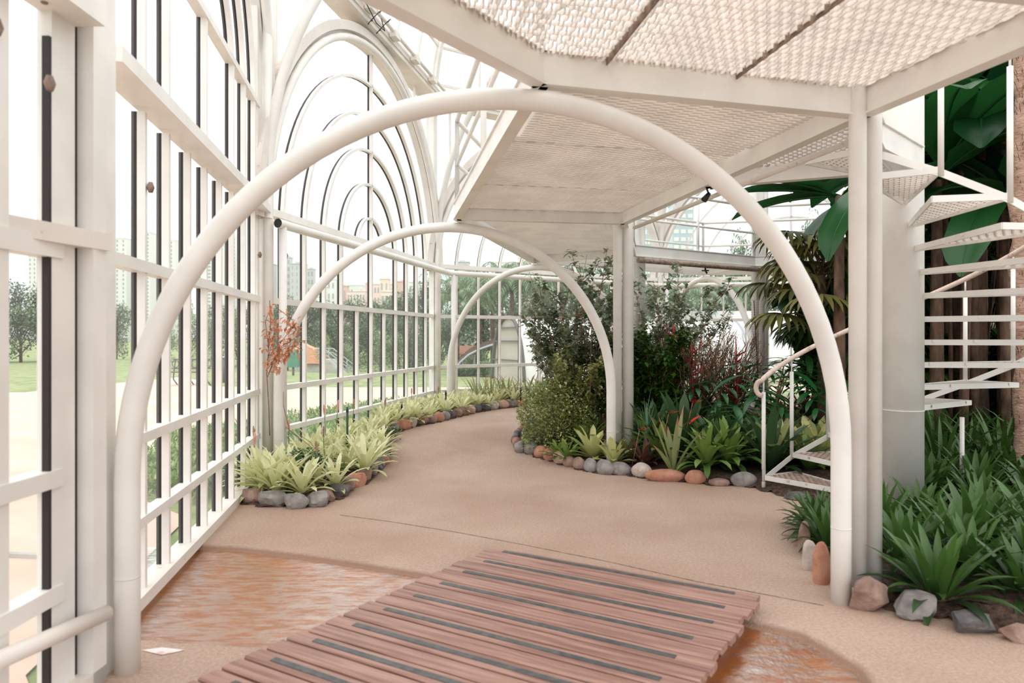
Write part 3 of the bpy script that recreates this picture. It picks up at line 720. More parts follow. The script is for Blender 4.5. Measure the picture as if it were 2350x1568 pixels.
cx_ = [(wl5, 5.6), (W2.x, W2.y), (W3.x, W3.y), (W4.x, W4.y), (W5.x, W5.y), (W6.x, W6.y), (13, 5.6)]
g_ = {}; vs = []; fs = []; SX = .12
NX = int(16.0/SX); NY = int(11.5/SX)
def inn_(x, y): return inpoly((x, y), cx_)
for j in range(NY+1):
    for i in range(NX+1):
        x = -3.2+i*SX; y = 5.6+j*SX; vs.append((x, y, fz(y)))
for j in range(NY):
    for i in range(NX):
        x = -3.2+(i+.5)*SX; y = 5.6+(j+.5)*SX
        if inn_(x, y): a = j*(NX+1)+i; fs.append((a, a+1, a+NX+2, a+NX+1))
fl.add(vs, fs, True)
fl.add([(2.6, -3, 0), (13, -3, 0), (13, 5.6, 0), (2.6, 5.6, 0)], [(0, 1, 2, 3)])
fl.add([(-2.3, -3, 0), (2.6, -3, 0), (2.6, 1.4, 0), (-2.3, 1.4, 0)], [(0, 1, 2, 3)])
tag(fl.build('floor', M['floor']), kind='structure', label='brown resin-bound gravel path')
wt = MB(); wp = basin; wt.add([(x, y, -.030) for x, y in wp], [list(range(len(wp)))[::-1]])
tag(wt.build('water', M['water']), 'shallow rust-coloured pool of water beside the boardwalk', 'water', kind='stuff')
# expansion joint lines
m = MB()
pts = [G(780, 1182, .002), G(900, 1198, .002), G(1050, 1222, .002), G(1200, 1250, .002), G(1400, 1290, .002), G(1600, 1335, .002), G(1890, 1390, .002)]
for a, b in zip(pts, pts[1:]): m.beam(a, b, .006, .003)
pts = [G(900, 1062, .002), G(1050, 1062, .002), G(1190, 1052, .002)]
for a, b in zip(pts, pts[1:]): m.beam(a, b, .006, .003)
tag(m.build('trim_40', M['rust'], None, G(1200, 1250)), kind='structure')
# paper leaflet
m = MB(); q = [G(325, 1492, .004), G(370, 1503, .004), G(425, 1492, .004), G(372, 1486, .010)]
m.add(q+[v-Vector((0, 0, .0015)) for v in q], [(0, 1, 2, 3), (7, 6, 5, 4), (0, 4, 5, 1), (1, 5, 6, 2), (2, 6, 7, 3), (3, 7, 4, 0)])
paper = mat('paper', (.75, .70, .66), (.66, .42, .40), 14, .7, lo=.55, hi=.62)
tag(m.build('paper_leaflet', paper, None, G(370, 1495)), 'small pale paper leaflet lying on the floor by the left arch foot', 'leaflet')
# ================================================================ beds, stones
def gl(pts): return [G(*p) for p in pts]
LB = gl([(537, 1157), (600, 1166), (672, 1171), (735, 1166), (800, 1140), (845, 1112), (880, 1087), (898, 1060), (899, 1036), (880, 1026), (893, 1003), (915, 993), (940, 986), (963, 978), (1011, 970), (1060, 957), (1106, 946), (1150, 939), (1202, 933), (1240, 928), (1290, 921)])
CB = gl([(1215, 972), (1185, 992), (1172, 1015), (1180, 1038), (1204, 1043), (1238, 1053), (1276, 1066), (1327, 1079), (1381, 1090), (1429, 1092), (1470, 1098), (1531, 1105), (1599, 1111), (1654, 1118), (1715, 1120)])
RB = gl([(1800, 1142), (1868, 1160), (1872, 1215), (1852, 1262), (1862, 1308), (1890, 1330), (1935, 1388), (1970, 1392), (2040, 1404), (2130, 1418), (2250, 1445), (2380, 1478)])
iB = TBf[0][2]; iC = TBf[1][2]
left_bed = [(p.x, p.y) for p in LB]+[(x.x, x.y) for x in (TBf[1][0](3.6, .05, 0), TBf[1][0](.05, .05, 0), TBf[0][0](5.86, .06, 0), TBf[0][0](.1, .06, 0))]+[(-2.60, 7.1), (-2.46, 6.2)]
centre_bed = [(p.x, p.y) for p in CB]+[(p.x, p.y) for p in RB]+[(3.6, 3.0), (8.5, 3.2), (9.2, 6.5), (8.9, 10), (7.2, 12.2), (4.5, 12.9), (2.9, 12.6), (1.7, 11.7), (.6, 11.3), (.25, 10.7)]
def bed(name, poly, label, h=.07, st=.09):
    xs = [p[0] for p in poly]; ys = [p[1] for p in poly]; m = MB(); idx = {}
    x = min(xs)
    nx = int((max(xs)-min(xs))/st)+2; ny = int((max(ys)-min(ys))/st)+2
    def z(i, j):
        px, py = min(xs)+i*st, min(ys)+j*st; d = dpoly((px, py), poly)
        ins = inpoly((px, py), poly)
        return (px, py, (.012+h*sm(d/.25)+.02*noise.noise((px*5, py*5, 0))*min(1, d*5)) if ins else -.01)
    pt = {}
    for i in range(nx):
        for j in range(ny): pt[i, j] = z(i, j)
    keep = {}
    vs = []; fs = []
    for i in range(nx-1):
        for j in range(ny-1):
            q = [(i, j), (i+1, j), (i+1, j+1), (i, j+1)]
            if sum(pt[k][2] > 0 for k in q) >= 3:
                f = []
                for k in q:
                    if k not in keep: keep[k] = len(vs); vs.append((pt[k][0], pt[k][1], pt[k][2]+fz(pt[k][1])))
                    f.append(keep[k])
                fs.append(f)
    m.add(vs, fs, True)
    return tag(m.build(name, M['soil']), label, 'soil', kind='stuff')
bed('bed_soil', left_bed, 'bark-mulched soil of the narrow bed along the left glass wall')
bed('bed_soil', centre_bed, 'dark mulched soil of the large central planting bed')

rs = random.Random(11)
def stone(name, c, sx, sy, sz, az, kind, ang=False, seed=0, label=None, group=None):
    bm = bmesh.new(); bmesh.ops.create_icosphere(bm, subdivisions=3, radius=1); rq = random.Random(int(seed*100)+3)
    planes = [Vector((rq.gauss(0, 1), rq.gauss(0, 1), rq.gauss(0, .8))).normalized() for _ in range(9)]
    for v in bm.verts:
        n = noise.noise(v.co*(1.1)+Vector((seed*7.3, seed*3.1, 0)))
        k = 1+(.34 if ang else .14)*n
        if ang: k *= 1+.10*noise.noise(v.co*3.5+Vector((seed, 0, 0)))
        v.co = v.co*k
        if ang:
            for pn in planes:
                dd = v.co.dot(pn)-.70
                if dd > 0: v.co = v.co-pn*dd
            v.co.z = max(min(v.co.z, .72), -.8)
        v.co = Vector((v.co.x*sx, v.co.y*sy, v.co.z*sz))
    me = bpy.data.meshes.new(name); bm.to_mesh(me); bm.free()
    for p in me.polygons: p.use_smooth = not ang
    me.materials.append(M['st_'+kind]); o = bpy.data.objects.new(name, me); COL.objects.link(o)
    o.location = (c[0], c[1], sz*.62+fz(c[1])); o.rotation_euler = (0, 0, az)
    return tag(o, label, 'stone', group)
def edging(line, sizes, kinds, place, angf, group, start=''):
    """stones laid end to end along the polyline, bedside offset"""
    s = 0; i = 0; segs = []
    tot = sum((line[k+1]-line[k]).length for k in range(len(line)-1))
    def at(s):
        for k in range(len(line)-1):
            l = (line[k+1]-line[k]).length
            if s <= l or k == len(line)-2: return line[k].lerp(line[k+1], s/l), (line[k+1]-line[k]).normalized()
            s -= l
    while s < tot:
        ln = sizes(s/tot, i); c, d = at(s+ln/2); n = Vector((-d.y, d.x, 0))
        kd = kinds(s/tot, i); ang = angf(s/tot, i); hgt = ln*rs.uniform(.36, .5); hgt = min(hgt, .095); wd = min(ln*rs.uniform(.5, .7), .17)
        side = 1 if place == 'l' else 1
        stone('edging_stone', c+n*wd*.62, ln*.53, wd*.6, hgt, atan2(d.y, d.x)+rs.uniform(-.15, .15), kd, ang, i+rs.random()*5,
              label='%s %s edging stone, %s from %s' % (kd, 'angular' if ang else 'rounded', ordn(i), start), group=None)
        s += ln*.98; i += 1
KL = ['brown', 'grey', 'dark', 'brown', 'pinkish', 'grey', 'pale', 'brown', 'terracotta', 'dark']
edging(LB, lambda t, i: rs.uniform(.22, .30) if t < .27 else (rs.uniform(.14, .18) if t < .4 else rs.uniform(.2, .3)),
       lambda t, i: ['brown', 'grey', 'grey', 'grey', 'brown', 'dark', 'brown', 'terracotta', 'brown', 'grey', 'dark', 'grey'][i] if i < 12 else KL[(i*7+i//3) % 10],
       'l', lambda t, i: t < .27, None, 'the boardwalk end of the pale bromeliad bed')
KC = ['grey', 'grey', 'pale', 'pinkish', 'pinkish', 'pinkish', 'brown', 'pinkish', 'dark', 'grey', 'dark', 'terracotta', 'dark', 'grey', 'grey', 'terracotta', 'terracotta', 'pinkish', 'brown', 'brown', 'grey']
edging(CB[:11], lambda t, i: rs.uniform(.13, .17) if t < .45 else rs.uniform(.17, .23), lambda t, i: KC[i % 21], 'l', lambda t, i: False, None, 'the hidden rear end of the central bed')
def stone_px(px, py, wpx, kind, hp=None, ang=False, lbl='', az=0.0, dp=.55, hz_=None):
    c = G(px, py); wd = wpx/F*c.y/2; h = (hz_ or wd*.7)
    stone('edging_stone', (c.x, c.y+wd*dp), wd, wd*dp, h, az, kind, ang, px*.13, label=lbl)
stone_px(1531, 1107, 92, 'terracotta', lbl='long terracotta stone at the front of the central bed', az=-.1, dp=.42, hz_=.075)
stone_px(1600, 1112, 50, 'terracotta', lbl='round terracotta stone beside the long terracotta one', az=-.1, dp=.6, hz_=.085)
stone_px(1655, 1117, 48, 'brown', lbl='flat brown stone in front of the big green bromeliad', az=-.1, hz_=.045)
stone_px(1712, 1119, 60, 'grey', lbl='grey pointed stone left of the stair foot', az=-.1, hz_=.09)
stone_px(1849, 1272, 30, 'brown', lbl='narrow brown stone behind the arch foot', hz_=.14)
stone_px(1864, 1312, 36, 'pale', lbl='pale upright pebble left of the arch foot', hz_=.12, dp=.8)
stone_px(1893, 1345, 42, 'terracotta', lbl='orange-brown upright stone touching the arch foot', hz_=.16, dp=.8)
stone_px(1958, 1388, 52, 'pale', ang=True, lbl='rough pale rubble between the arch foot and the brown rock', hz_=.06)
stone_px(2012, 1412, 100, 'brown', ang=True, lbl='big angular brown rock right of the column foot', hz_=.13, dp=.7)
stone_px(2128, 1432, 118, 'grey', ang=True, lbl='large angular grey rock under the dark lilies', hz_=.10, dp=.7)
stone_px(2252, 1462, 115, 'dark', ang=True, lbl='flat dark slab rock at the lower right', hz_=.07, dp=.55)
stone_px(2350, 1480, 80, 'brown', ang=True, lbl='dark brown rock cut by the right edge of the photo', hz_=.06)
stone_px(1835, 1150, 70, 'dark', ang=True, lbl='dark flat stone beneath the lowest stair tread', hz_=.05)

# ================================================================ plants
def leaf(m, base, az, e0, Ln, W, droop, segs=6, fold=.3, prof='strap', var=0., twist=0., pw=1.3):
    p = Vector(base); wd = Vector((-sin(az), cos(az), 0)); rows = []; st_ = Ln/segs
    for i in range(segs+1):
        t = i/segs; e = e0-droop*t**pw
        if prof == 'strap': ww = W*min(1, .55+t*1.6)*(1-max(0, (t-.72)/.28)**2)
        elif prof == 'lance': ww = W*sin(pi*min(1, .12+t*.88))**.8 if t < 1 else 0
        elif prof == 'oval': ww = W*sqrt(max(0, sin(pi*(.04+.96*t))))
        else: ww = W*(1-t)
        ww = max(ww, .0008)
        dr = Vector((cos(e)*cos(az), cos(e)*sin(az), sin(e))); nm = Vector((-sin(e)*cos(az), -sin(e)*sin(az), cos(e)))
        w2 = (wd*cos(twist*t)+nm*sin(twist*t))
        rows.append((p+w2*ww/2+nm*fold*ww/2, p.copy(), p-w2*ww/2+nm*fold*ww/2)); p = p+dr*st_
    vs = [v for r in rows for v in r]; fs = []; tt = []
    for i in range(segs):
        a = i*3; fs += [(a, a+1, a+4, a+3), (a+1, a+2, a+5, a+4)]; tt += [(i+.5)/segs]*2
    m.add(vs, fs, True, min(1, max(0, var)), tt)
    return p
def rosette(seed, n, Ln, W, ein, eout, din, dout, prof='strap', segs=6, fold=.35, spread=.01, h0=0.):
    r = random.Random(seed); m = MB()
    for i in range(n):
        t = i/(n-1); az = i*2.39996+r.uniform(-.2, .2); e = R(ein+(eout-ein)*t+r.uniform(-6, 6)); dr = R(din+(dout-din)*t+r.uniform(-8, 8))
        l = Ln*(.62+.38*sin(pi*min(1, .25+t*.7)))*r.uniform(.85, 1.1)
        leaf(m, (cos(az)*spread*(1+t), sin(az)*spread*(1+t), h0+.02*(1-t)), az, e, l, W*r.uniform(.85, 1.15), dr, segs, fold, prof, r.uniform(.75, 1)-.75*t+r.uniform(-.1, .1))
    return m
FAR_ = Vector((50, -50, 0))
def proto(name, m, mt): return m.build(name, L[mt])
def pools(name, mt, k, *a, **kw): return Pool([proto(name, rosette(100+i*7+hash_(name+mt), *a, **kw), mt) for i in range(k)])
def hash_(s): return sum(ord(c)*(i+3) for i, c in enumerate(s)) % 997

# --- flower spike meshes (children)
def spike_mesh(h, head, r, seed):
    q = random.Random(seed); m = MB(); lean = q.uniform(-.06, .06)
    top = Vector((lean, q.uniform(-.03, .03), h)); m.tube([(0, 0, .05), top*.5, top], .004, 5)
    hd = MB()
    for i in range(46):
        t = i/46; c = top+Vector((lean*.3*t, 0, head*t)); az = i*2.4; rr = r*(.55+.9*sin(pi*(.15+.8*t)))
        leaf(hd, c, az, R(45), rr*1.6, rr*.9, R(-15), 2, .3, 'lance', q.random())
    return m, hd
def add_spike(parent, h, head, r, mt, seed, off=(0, 0)):
    m, hd = spike_mesh(h, head, r, seed); s = m.build('flower_spike', L['grn']); s.parent = parent; s.location = (off[0], off[1], 0)
    x = hd.build('flower_head', L[mt]); x.parent = s

# --- pale bromeliads of the left bed
pal = pools('bromeliad', 'yel', 5, 24, .36, .046, 78, 22, 30, 62)
rp = random.Random(5)
def scatter(poly, dmin, edge, n, seed, ok=lambda p: True):
    r = random.Random(seed); xs = [p[0] for p in poly]; ys = [p[1] for p in poly]; out = []
    for _ in range(n):
        p = (r.uniform(min(xs), max(xs)), r.uniform(min(ys), max(ys)))
        if inpoly(p, poly) and dpoly(p, poly) > edge and ok(p) and all((p[0]-q[0])**2+(p[1]-q[1])**2 > dmin*dmin for q in out): out.append(p)
    return out
lb_bare = [(G(765, 1112), .38), (G(690, 1105), .34), (G(805, 1082), .26), (G(604, 1120), .2), (P2, .12)]
sites = scatter(left_bed, .205, .13, 7000, 3, lambda p: p[1] < 13.6 and all(math.hypot(p[0]-c.x, p[1]-c.y) > d for c, d in lb_bare) and not (p[1] > 12.6 and p[0] > .2))
sites.sort(key=lambda p: p[1])
spikes = []
for i, p in enumerate(sites):
    z = .06; sc_ = rp.uniform(.85, 1.15)*(1.08 if p[1] < 8 else .88)
    grp = 'pale bromeliads along the glass wall, ' + ('near end' if p[1] < 8 else 'middle stretch' if p[1] < 10.5 else 'far end')
    lb = {'near end': 'pale yellow-green bromeliad massed near the double corner post', 'middle stretch': 'pale yellow-green bromeliad massed along the middle of the left bed', 'far end': 'pale yellow-green bromeliad massed at the far end of the left bed'}[grp.split(', ')[1]]
    pal.put(rp.randrange(5) if i > 4 else i, (p[0], p[1], z), rp.uniform(0, 6.28), sc_, lb, 'plant', grp)
# individually placed foreground bromeliads with flower spikes
def spiked(px, d, ytop, mt, head, label, sc=1.1, mtl='yel', off=(0, 0), Z=None):
    Z = Z or ZW(px, d); z = .06+fz(Z)
    o = rosette(int(px), 24, .34, .044, 78, 18, 30, 62).build('bromeliad', L[mtl]); o.location = P(px, Z, .06); o.rotation_euler = (0, 0, px); tag(o, label, 'plant')
    add_spike(o, hz(ytop, Z)-z-head, head, .014, mt, int(px), off); return o
tag(rosette(77, 30, .50, .048, 80, 12, 25, 70).build('bromeliad', L['yel'], None), 'largest pale bromeliad nearest the boardwalk, with long arching leaves', 'plant').location = P(604, 6.45, .05)
spiked(595, 0, 977, 'brn', .15, 'pale bromeliad with a brown flower spike by the corner post', Z=6.95)
spiked(578, 0, 993, 'pnk', .13, 'pale bromeliad with a pink flower spike left of the brown one', Z=6.75)
spiked(664, .35, 963, 'pnk', .12, 'pale bromeliad with a pinkish-brown spike right of the corner post')
spiked(746, .7, 979, 'brn', .13, 'pale bromeliad with a brown-orange spike left of the green stake')
spiked(727, .95, 1011, 'brn', .12, 'pale bromeliad with a low brown spike behind the leafy clump')
spiked(751, .35, 929, 'pnk', .13, 'pale bromeliad with a tall pink spike left of the green stake')
spiked(767, .3, 920, 'pnk', .15, 'pale bromeliad with the tallest pink spike in the bed')
spiked(808, .25, 917, 'brn', .14, 'pale bromeliad with a tall brown spike right of the green stake')
spiked(877, .25, 915, 'brn', .12, 'pale bromeliad with a brown spike midway along the bed')
spiked(911, .25, 925, 'brn', .12, 'pale bromeliad with a thin brown spike near the window mullion')
spiked(958, .6, 939, 'brn', .14, 'pale bromeliad with a low dark brown spike near the path edge')
spiked(945, .2, 891, 'pnk', .11, 'pale bromeliad with a pink spike toward the far corner')
spiked(1005, .35, 888, 'brn', .10, 'pale bromeliad with a bent brown spike at the far corner post')
# small leafy green clumps in the left bed
def bushmesh(seed, n, r, h, lw, ll, stems=12):
    q = random.Random(seed); m = MB(); s_ = MB()
    for k in range(stems):
        a = q.uniform(0, 6.28); rr = r*sqrt(q.random())*.9; hh = h*q.uniform(.7, 1.0)*(1-.4*(rr/r)**2)
        s_.tube([(cos(a)*rr*.2, sin(a)*rr*.2, 0), (cos(a)*rr*.6, sin(a)*rr*.6, hh*.5), (cos(a)*rr, sin(a)*rr, hh)], [.005, .004, .002], 4)
    for k in range(n):
        a = q.uniform(0, 6.28); rr = r*q.random()**.45; z = h*(q.random()**.7)*(1-.45*(rr/r)**3)
        wob = 1+.25*noise.noise((cos(a)*2+seed, sin(a)*2, z*3)); rr *= wob
        leaf(m, (cos(a)*rr, sin(a)*rr, z), q.uniform(0, 6.28), R(q.uniform(-30, 60)), ll*q.uniform(.7, 1.3), lw*q.uniform(.7, 1.2), R(20), 2, .2, 'oval', q.random())
    return m, s_
def bush(name, loc, label, mt, seed, n, r, h, lw, ll, stems=12, sm_='stem', cat='plant'):
    root = thing(name, (loc[0], loc[1], 0.04), label, cat)
    m, s_ = bushmesh(seed, n, r, h, lw, ll, stems); a = m.build('foliage', L[mt]); a.parent = root; b = s_.build('stems', M[sm_]); b.parent = root
    return root
bush('leafy_plant', P(700, 6.72), 'small bright green leafy plant among the pale bromeliads', 'shd', 5, 1300, .22, .36, .026, .036)
bush('leafy_plant', P(668, 6.9), 'feathery green plant behind the small leafy one', 'shd', 6, 700, .2, .34, .016, .03)
bush('leafy_plant', P(755, 7.0), 'sparse green seedling beside the bare mulch patch', 'shd', 7, 350, .16, .26, .018, .03)
bush('leafy_plant', P(892, 9.2), 'low dark green leafy plant at the path edge of the bed', 'shd', 8, 300, .16, .16, .02, .05)
# green stakes
for i, (px, Z, yt, l) in enumerate([(797, ZW(797, .5), 934, 'green garden stake standing nearest in the pale bromeliads'), (922, ZW(922, .45), 928, 'dark stake midway along the bromeliad bed'), (1023, 11.6, 898, 'dark stake by the far corner post'), (1195, 13.2, 890, 'dark stake in front of the far glass wall')]):
    p = P(px, Z, 0); m = MB(); zt = hz(yt, Z)-fz(Z); m.tube([p, p+Vector((0, 0, zt-.06))], .014, 8); m.tube([p+Vector((0, 0, zt-.06)), p+Vector((0, 0, zt))], [.018, .012], 8)
    tag(m.build('garden_stake', M['black'] if i else mat('green_stake', (.03, .07, .045)), None, p), l, 'stake')
# striped strappy plants at the far end of the left bed
str_ = pools('strap_plant', 'strap', 3, 16, .5, .035, 80, 35, 20, 60, 'lance')
SP = [(1095, 12.9), (1128, 13.2), (1165, 13.5), (1188, 13.5), (1150, 13.7), (1225, 13.6), (1245, 13.9), (1110, 13.5), (1210, 14.0)]
for i, (px, Z) in enumerate(SP): str_.put(i, P(px, Z, .06), i*1.3, rp.uniform(1.0, 1.35), 'green and reddish strap-leaved plant at the far end of the path', 'plant', 'strap-leaved plants at the far end')

# dried orange vine on the corner post
vine = thing('dried_vine', P(628, 6.95, .5), 'dried orange-brown vine clinging to the corner posts at the left', 'plant')
m = MB(); lf = MB(); rv = random.Random(8)
main = [P(612, 6.95, hz(y_, 6.95))+Vector((dx, 0, 0)) for y_, dx in ((1000, .03), (930, .02), (860, 0), (800, .02), (740, .04), (690, .03))]
m.tube(main, .005, 5)
for (x0, y0, x1, y1) in ((612, 850, 690, 790), (612, 870, 680, 740), (614, 830, 640, 740), (616, 800, 620, 700), (612, 870, 690, 765), (640, 710, 680, 760), (612, 850, 648, 780), (650, 900, 665, 990), (655, 980, 745, 1075), (745, 1080, 690, 1110), (740, 1060, 690, 1000)):
    a = P(x0, 6.95, hz(y0, 6.95)); b = P(x1, 6.9, hz(y1, 6.9)); c = (a+b)/2+Vector((rv.uniform(-.05, .05), 0, rv.uniform(0, .08))); m.tube([a, c, b], .003, 4)
    if y0 < 890:
        for k in range(38):
            t = rv.random()**.6; q = a.lerp(b, t)+Vector((rv.gauss(0, .03), rv.gauss(0, .03), rv.gauss(0, .035))); leaf(lf, q, rv.uniform(0, 6.28), R(rv.uniform(-80, 20)), .065, .03, R(40), 2, .5, 'lance', rv.random())
m.build('stems', M['stem'], vine); lf.build('dry_leaves', L['org'], vine)

# ---------------------------------------------------------------- central bed plants
def one(name, px, Z, z, label, mt, sc, *a, tilt=None, rz=None, **k):
    o = rosette(int(px*3+Z*10), *a, **k).build(name, L[mt]); o.location = P(px, Z, z); o.scale = (sc,)*3; o.rotation_euler = (tilt or 0, 0, rz if rz is not None else px*.37)
    return tag(o, label, 'plant')
one('bromeliad', 1280, 8.15, .05, 'small green bromeliad behind the round pink edging stones', 'grn', .8, 18, .34, .06, 75, 15, 25, 60)
one('bromeliad', 1300, 8.0, .05, 'light green bromeliad left of the middle column foot', 'grn', .8, 20, .36, .07, 75, 15, 25, 60)
one('bromeliad', 1360, 8.0, .06, 'spreading yellow-green bromeliad in front of the middle arch foot', 'pal', 1.05, 24, .40, .08, 75, 20, 25, 50)
one('bromeliad', 1345, 8.45, .09, 'yellow-green bromeliad behind the spreading one, by the arch foot', 'grn', 1.05, 24, .42, .08, 70, 15, 20, 50)
one('bromeliad', 1408, 7.7, .06, 'cream-centred bromeliad with drooping outer leaves', 'pal', 1.0, 18, .34, .075, 80, 5, 20, 60)
one('bromeliad', 1478, 7.55, .05, 'dark maroon bromeliad behind the grey edging stones', 'mar', 1.0, 24, .36, .05, 78, 12, 25, 55)
one('bromeliad', 1440, 7.9, .06, 'olive green bromeliad right of the middle column foot', 'olv', 1.0, 22, .42, .07, 70, 10, 25, 50)
one('strap_plant', 1545, 7.25, .05, 'pale strap-leaved plant with pinkish dry tips behind the long terracotta stone', 'strap', 1.0, 9, .72, .062, 82, 52, 5, 25, 'lance')
one('bromeliad', 1620, 7.2, .12, 'big bright green bromeliad with leaves hanging over the stones', 'grn', 1.12, 30, .46, .062, 82, 20, 25, 110)
one('bromeliad', 1672, 7.3, .12, 'big green bromeliad left of the stair foot', 'grn', 1.12, 30, .50, .068, 82, 20, 25, 110)
one('bromeliad', 1570, 7.9, .10, 'large dark bromeliad with a bright red bract', 'drk', 1.3, 24, .62, .085, 78, 25, 10, 35)
one('bromeliad', 1500, 8.2, .08, 'dark green bromeliad right of the middle column', 'drk', 1.2, 22, .58, .08, 80, 30, 10, 40)
m = MB(); 
for i in range(9): leaf(m, (.02*i-.06, 0, 0), R(90+(i-4)*22), R(86-abs(i-4)*3), .62+.03*(i % 3), .036, R(6), 5, .25, 'lance', i/9)
o = tag(m.build('iris_clump', L['blu'], None), 'upright blue-green sword leaves beside the middle column', 'plant'); o.location = P(1482, 7.75, .1)
m = MB(); rr = random.Random(3)
for i in range(7): leaf(m, (0, 0, 0), R(190-i*30), R(70-abs(i-3)*6), 1.0+.05*i, .016, R(30+i*5), 8, .3, 'taper', i/7)
tag(m.build('grass_clump', L['blu'], None), 'long thin grass blades arching across the middle column', 'plant').location = P(1475, 7.85, .1)
# red bracts / flowers standing on the dark bromeliad
m = MB()
a = P(1583, 7.45, .55); leaf(m, a, R(15), R(35), .17, .06, R(10), 4, .5, 'lance', .5)
fb = tag(m.build('red_flower', L['red'], None, a), 'bright red flower bract in front of the dark bromeliads', 'flower')
for (px, py, Z, lb_) in ((1600, 925, 7.4, 'orange-red flower spike with a grey tip right of the red bract'), (1478, 988, 7.3, 'small orange flower head in front of the upright sword leaves'), (1545, 950, 7.4, 'thin pink flower spike below the red bract')):
    m = MB(); a = P(px, Z, hz(py, Z)); m2 = MB()
    for k in range(5): leaf(m, a+Vector((-.02+.012*k, 0, .004*k)), R(10 if k % 2 else 160), R(20), .055, .012, R(5), 3, .5, 'lance', k/5)
    o = tag(m.build('flower_spike', L['red'], None, a), lb_, 'flower')
    m2.tube([a-Vector((.05, 0, 0)), a-Vector((.10, -.15, .4))], .004, 5); s_ = m2.build('stalk', M['stem'], None, a); s_.parent = o; s_.location = (0, 0, 0)
# massed bromeliads of the bed
gb = {'grn': pools('bromeliad', 'grn', 4, 22, .48, .068, 80, 22, 15, 60), 'olv': pools('bromeliad', 'olv', 4, 22, .48, .07, 78, 20, 15, 55), 'drk': pools('bromeliad', 'drk', 4, 24, .55, .07, 80, 25, 15, 60), 'pal': pools('bromeliad', 'pal', 2, 18, .40, .08, 80, 18, 15, 55)}
stair_clear = lambda p: not (math.hypot(p[0]-AX.x, p[1]-AX.y) < 1.45) and math.hypot(p[0]-1.3, p[1]-8.0) > .33
region1 = [(P(1500, 7.7).x, 7.7), (P(1720, 7.3).x, 7.3), (P(1760, 7.0).x, 7.0), (P(1800, 7.3).x, 7.3), (P(2040, 7.4).x, 7.4), (P(2060, 9.4).x, 9.4), (P(1480, 9.4).x, 9.4)]
s1 = scatter(region1, .30, .0, 3000, 21, stair_clear)
lab_b = {'grn': 'bright green bromeliad massed left of the staircase', 'olv': 'olive green red-tipped bromeliad massed behind the stair rail', 'drk': 'dark green bromeliad massed under the shrubs', 'pal': 'pale broad-leaved bromeliad behind the stair balusters'}
for i, p in enumerate(sorted(s1, key=lambda q: q[1])):
    k = ['olv', 'grn', 'drk', 'olv', 'pal', 'drk'][rp.randrange(6)] if p[0] > 2.6 else ['drk', 'olv', 'grn', 'drk'][rp.randrange(4)]
    gb[k].put(rp.randrange(4), (p[0], p[1], .08), rp.uniform(0, 6.28), rp.uniform(.9, 1.3), lab_b[k], 'plant', lab_b[k].replace('bromeliad', 'bromeliads'))
for (px, Z, l_) in ((1778, 7.5, 'large pale bromeliad right behind the first baluster'), (1866, 7.6, 'broad pale bromeliad right of the second baluster'), (1800, 8.0, 'olive bromeliad behind the stair start')):
    one('bromeliad', px, Z, .08, l_, 'pal' if 'pale' in l_ else 'olv', 1.2, 20, .5, .10, 78, 25, 10, 45)
def near_right(p): return p[1] > 2.9
lil = pools('lily_clump', 'lil', 5, 44, .36, .05, 84, 4, 20, 65, 'lance', spread=.04)
LP_ = [(1872, 5.05, .8), (1900, 4.75, .85), (1868, 5.35, .75), (1900, 5.15, .8)]
for i, (px, Z, s_) in enumerate(LP_): lil.put(i, P(px, Z, .05), i*1.7, s_, ['dark green lily clump left of the right arch leg, hanging over the path', 'lily clump tucked against the right arch leg', 'lily clump under the lowest stair tread', 'lily clump behind the right arch leg'][i], 'plant')
reg2 = [(2.18, 4.15), (2.32, 3.6), (3.2, 3.35), (5.4, 4.2), (7.2, 6.6), (5.2, 7.4), (4.0, 6.8), (2.6, 5.0), (2.4, 4.6)]
s2 = scatter(reg2, .33, .02, 3000, 31, lambda p: math.hypot(p[0]-AX.x, p[1]-AX.y) > .36 and math.hypot(p[0]-2.05, p[1]-4.0) > .32)
for i, p in enumerate(sorted(s2, key=lambda q: q[1])):
    if i < 7:
        lb_ = '%s dark green lily clump counting back from the big rocks at lower right' % ordn(i)
        lil.put(i+4, (p[0], p[1], .05), rp.uniform(0, 6), rp.uniform(1.0, 1.25), lb_, 'plant', '')
    else: lil.put(rp.randrange(5), (p[0], p[1], .06), rp.uniform(0, 6), rp.uniform(.95, 1.35), 'dark green lily clump massed under and right of the staircase', 'plant', 'lily clumps under and right of the staircase')
# big clump of longer grassy leaves behind column
lg = pools('grassy_clump', 'lil', 3, 34, .85, .05, 84, 30, 35, 95, 'lance', spread=.06)
for i, (px, Z) in enumerate([(2160, 7.0), (2230, 7.3), (2300, 6.9), (2200, 7.8), (2330, 7.6), (2270, 8.2), (2390, 7.2), (2140, 7.7)]):
    lg.put(i, P(px, Z, .06), i*1.1, rp.uniform(.85, 1.1), 'tall arching grassy clump right of the stair column', 'plant', 'tall grassy clumps right of the stair column')

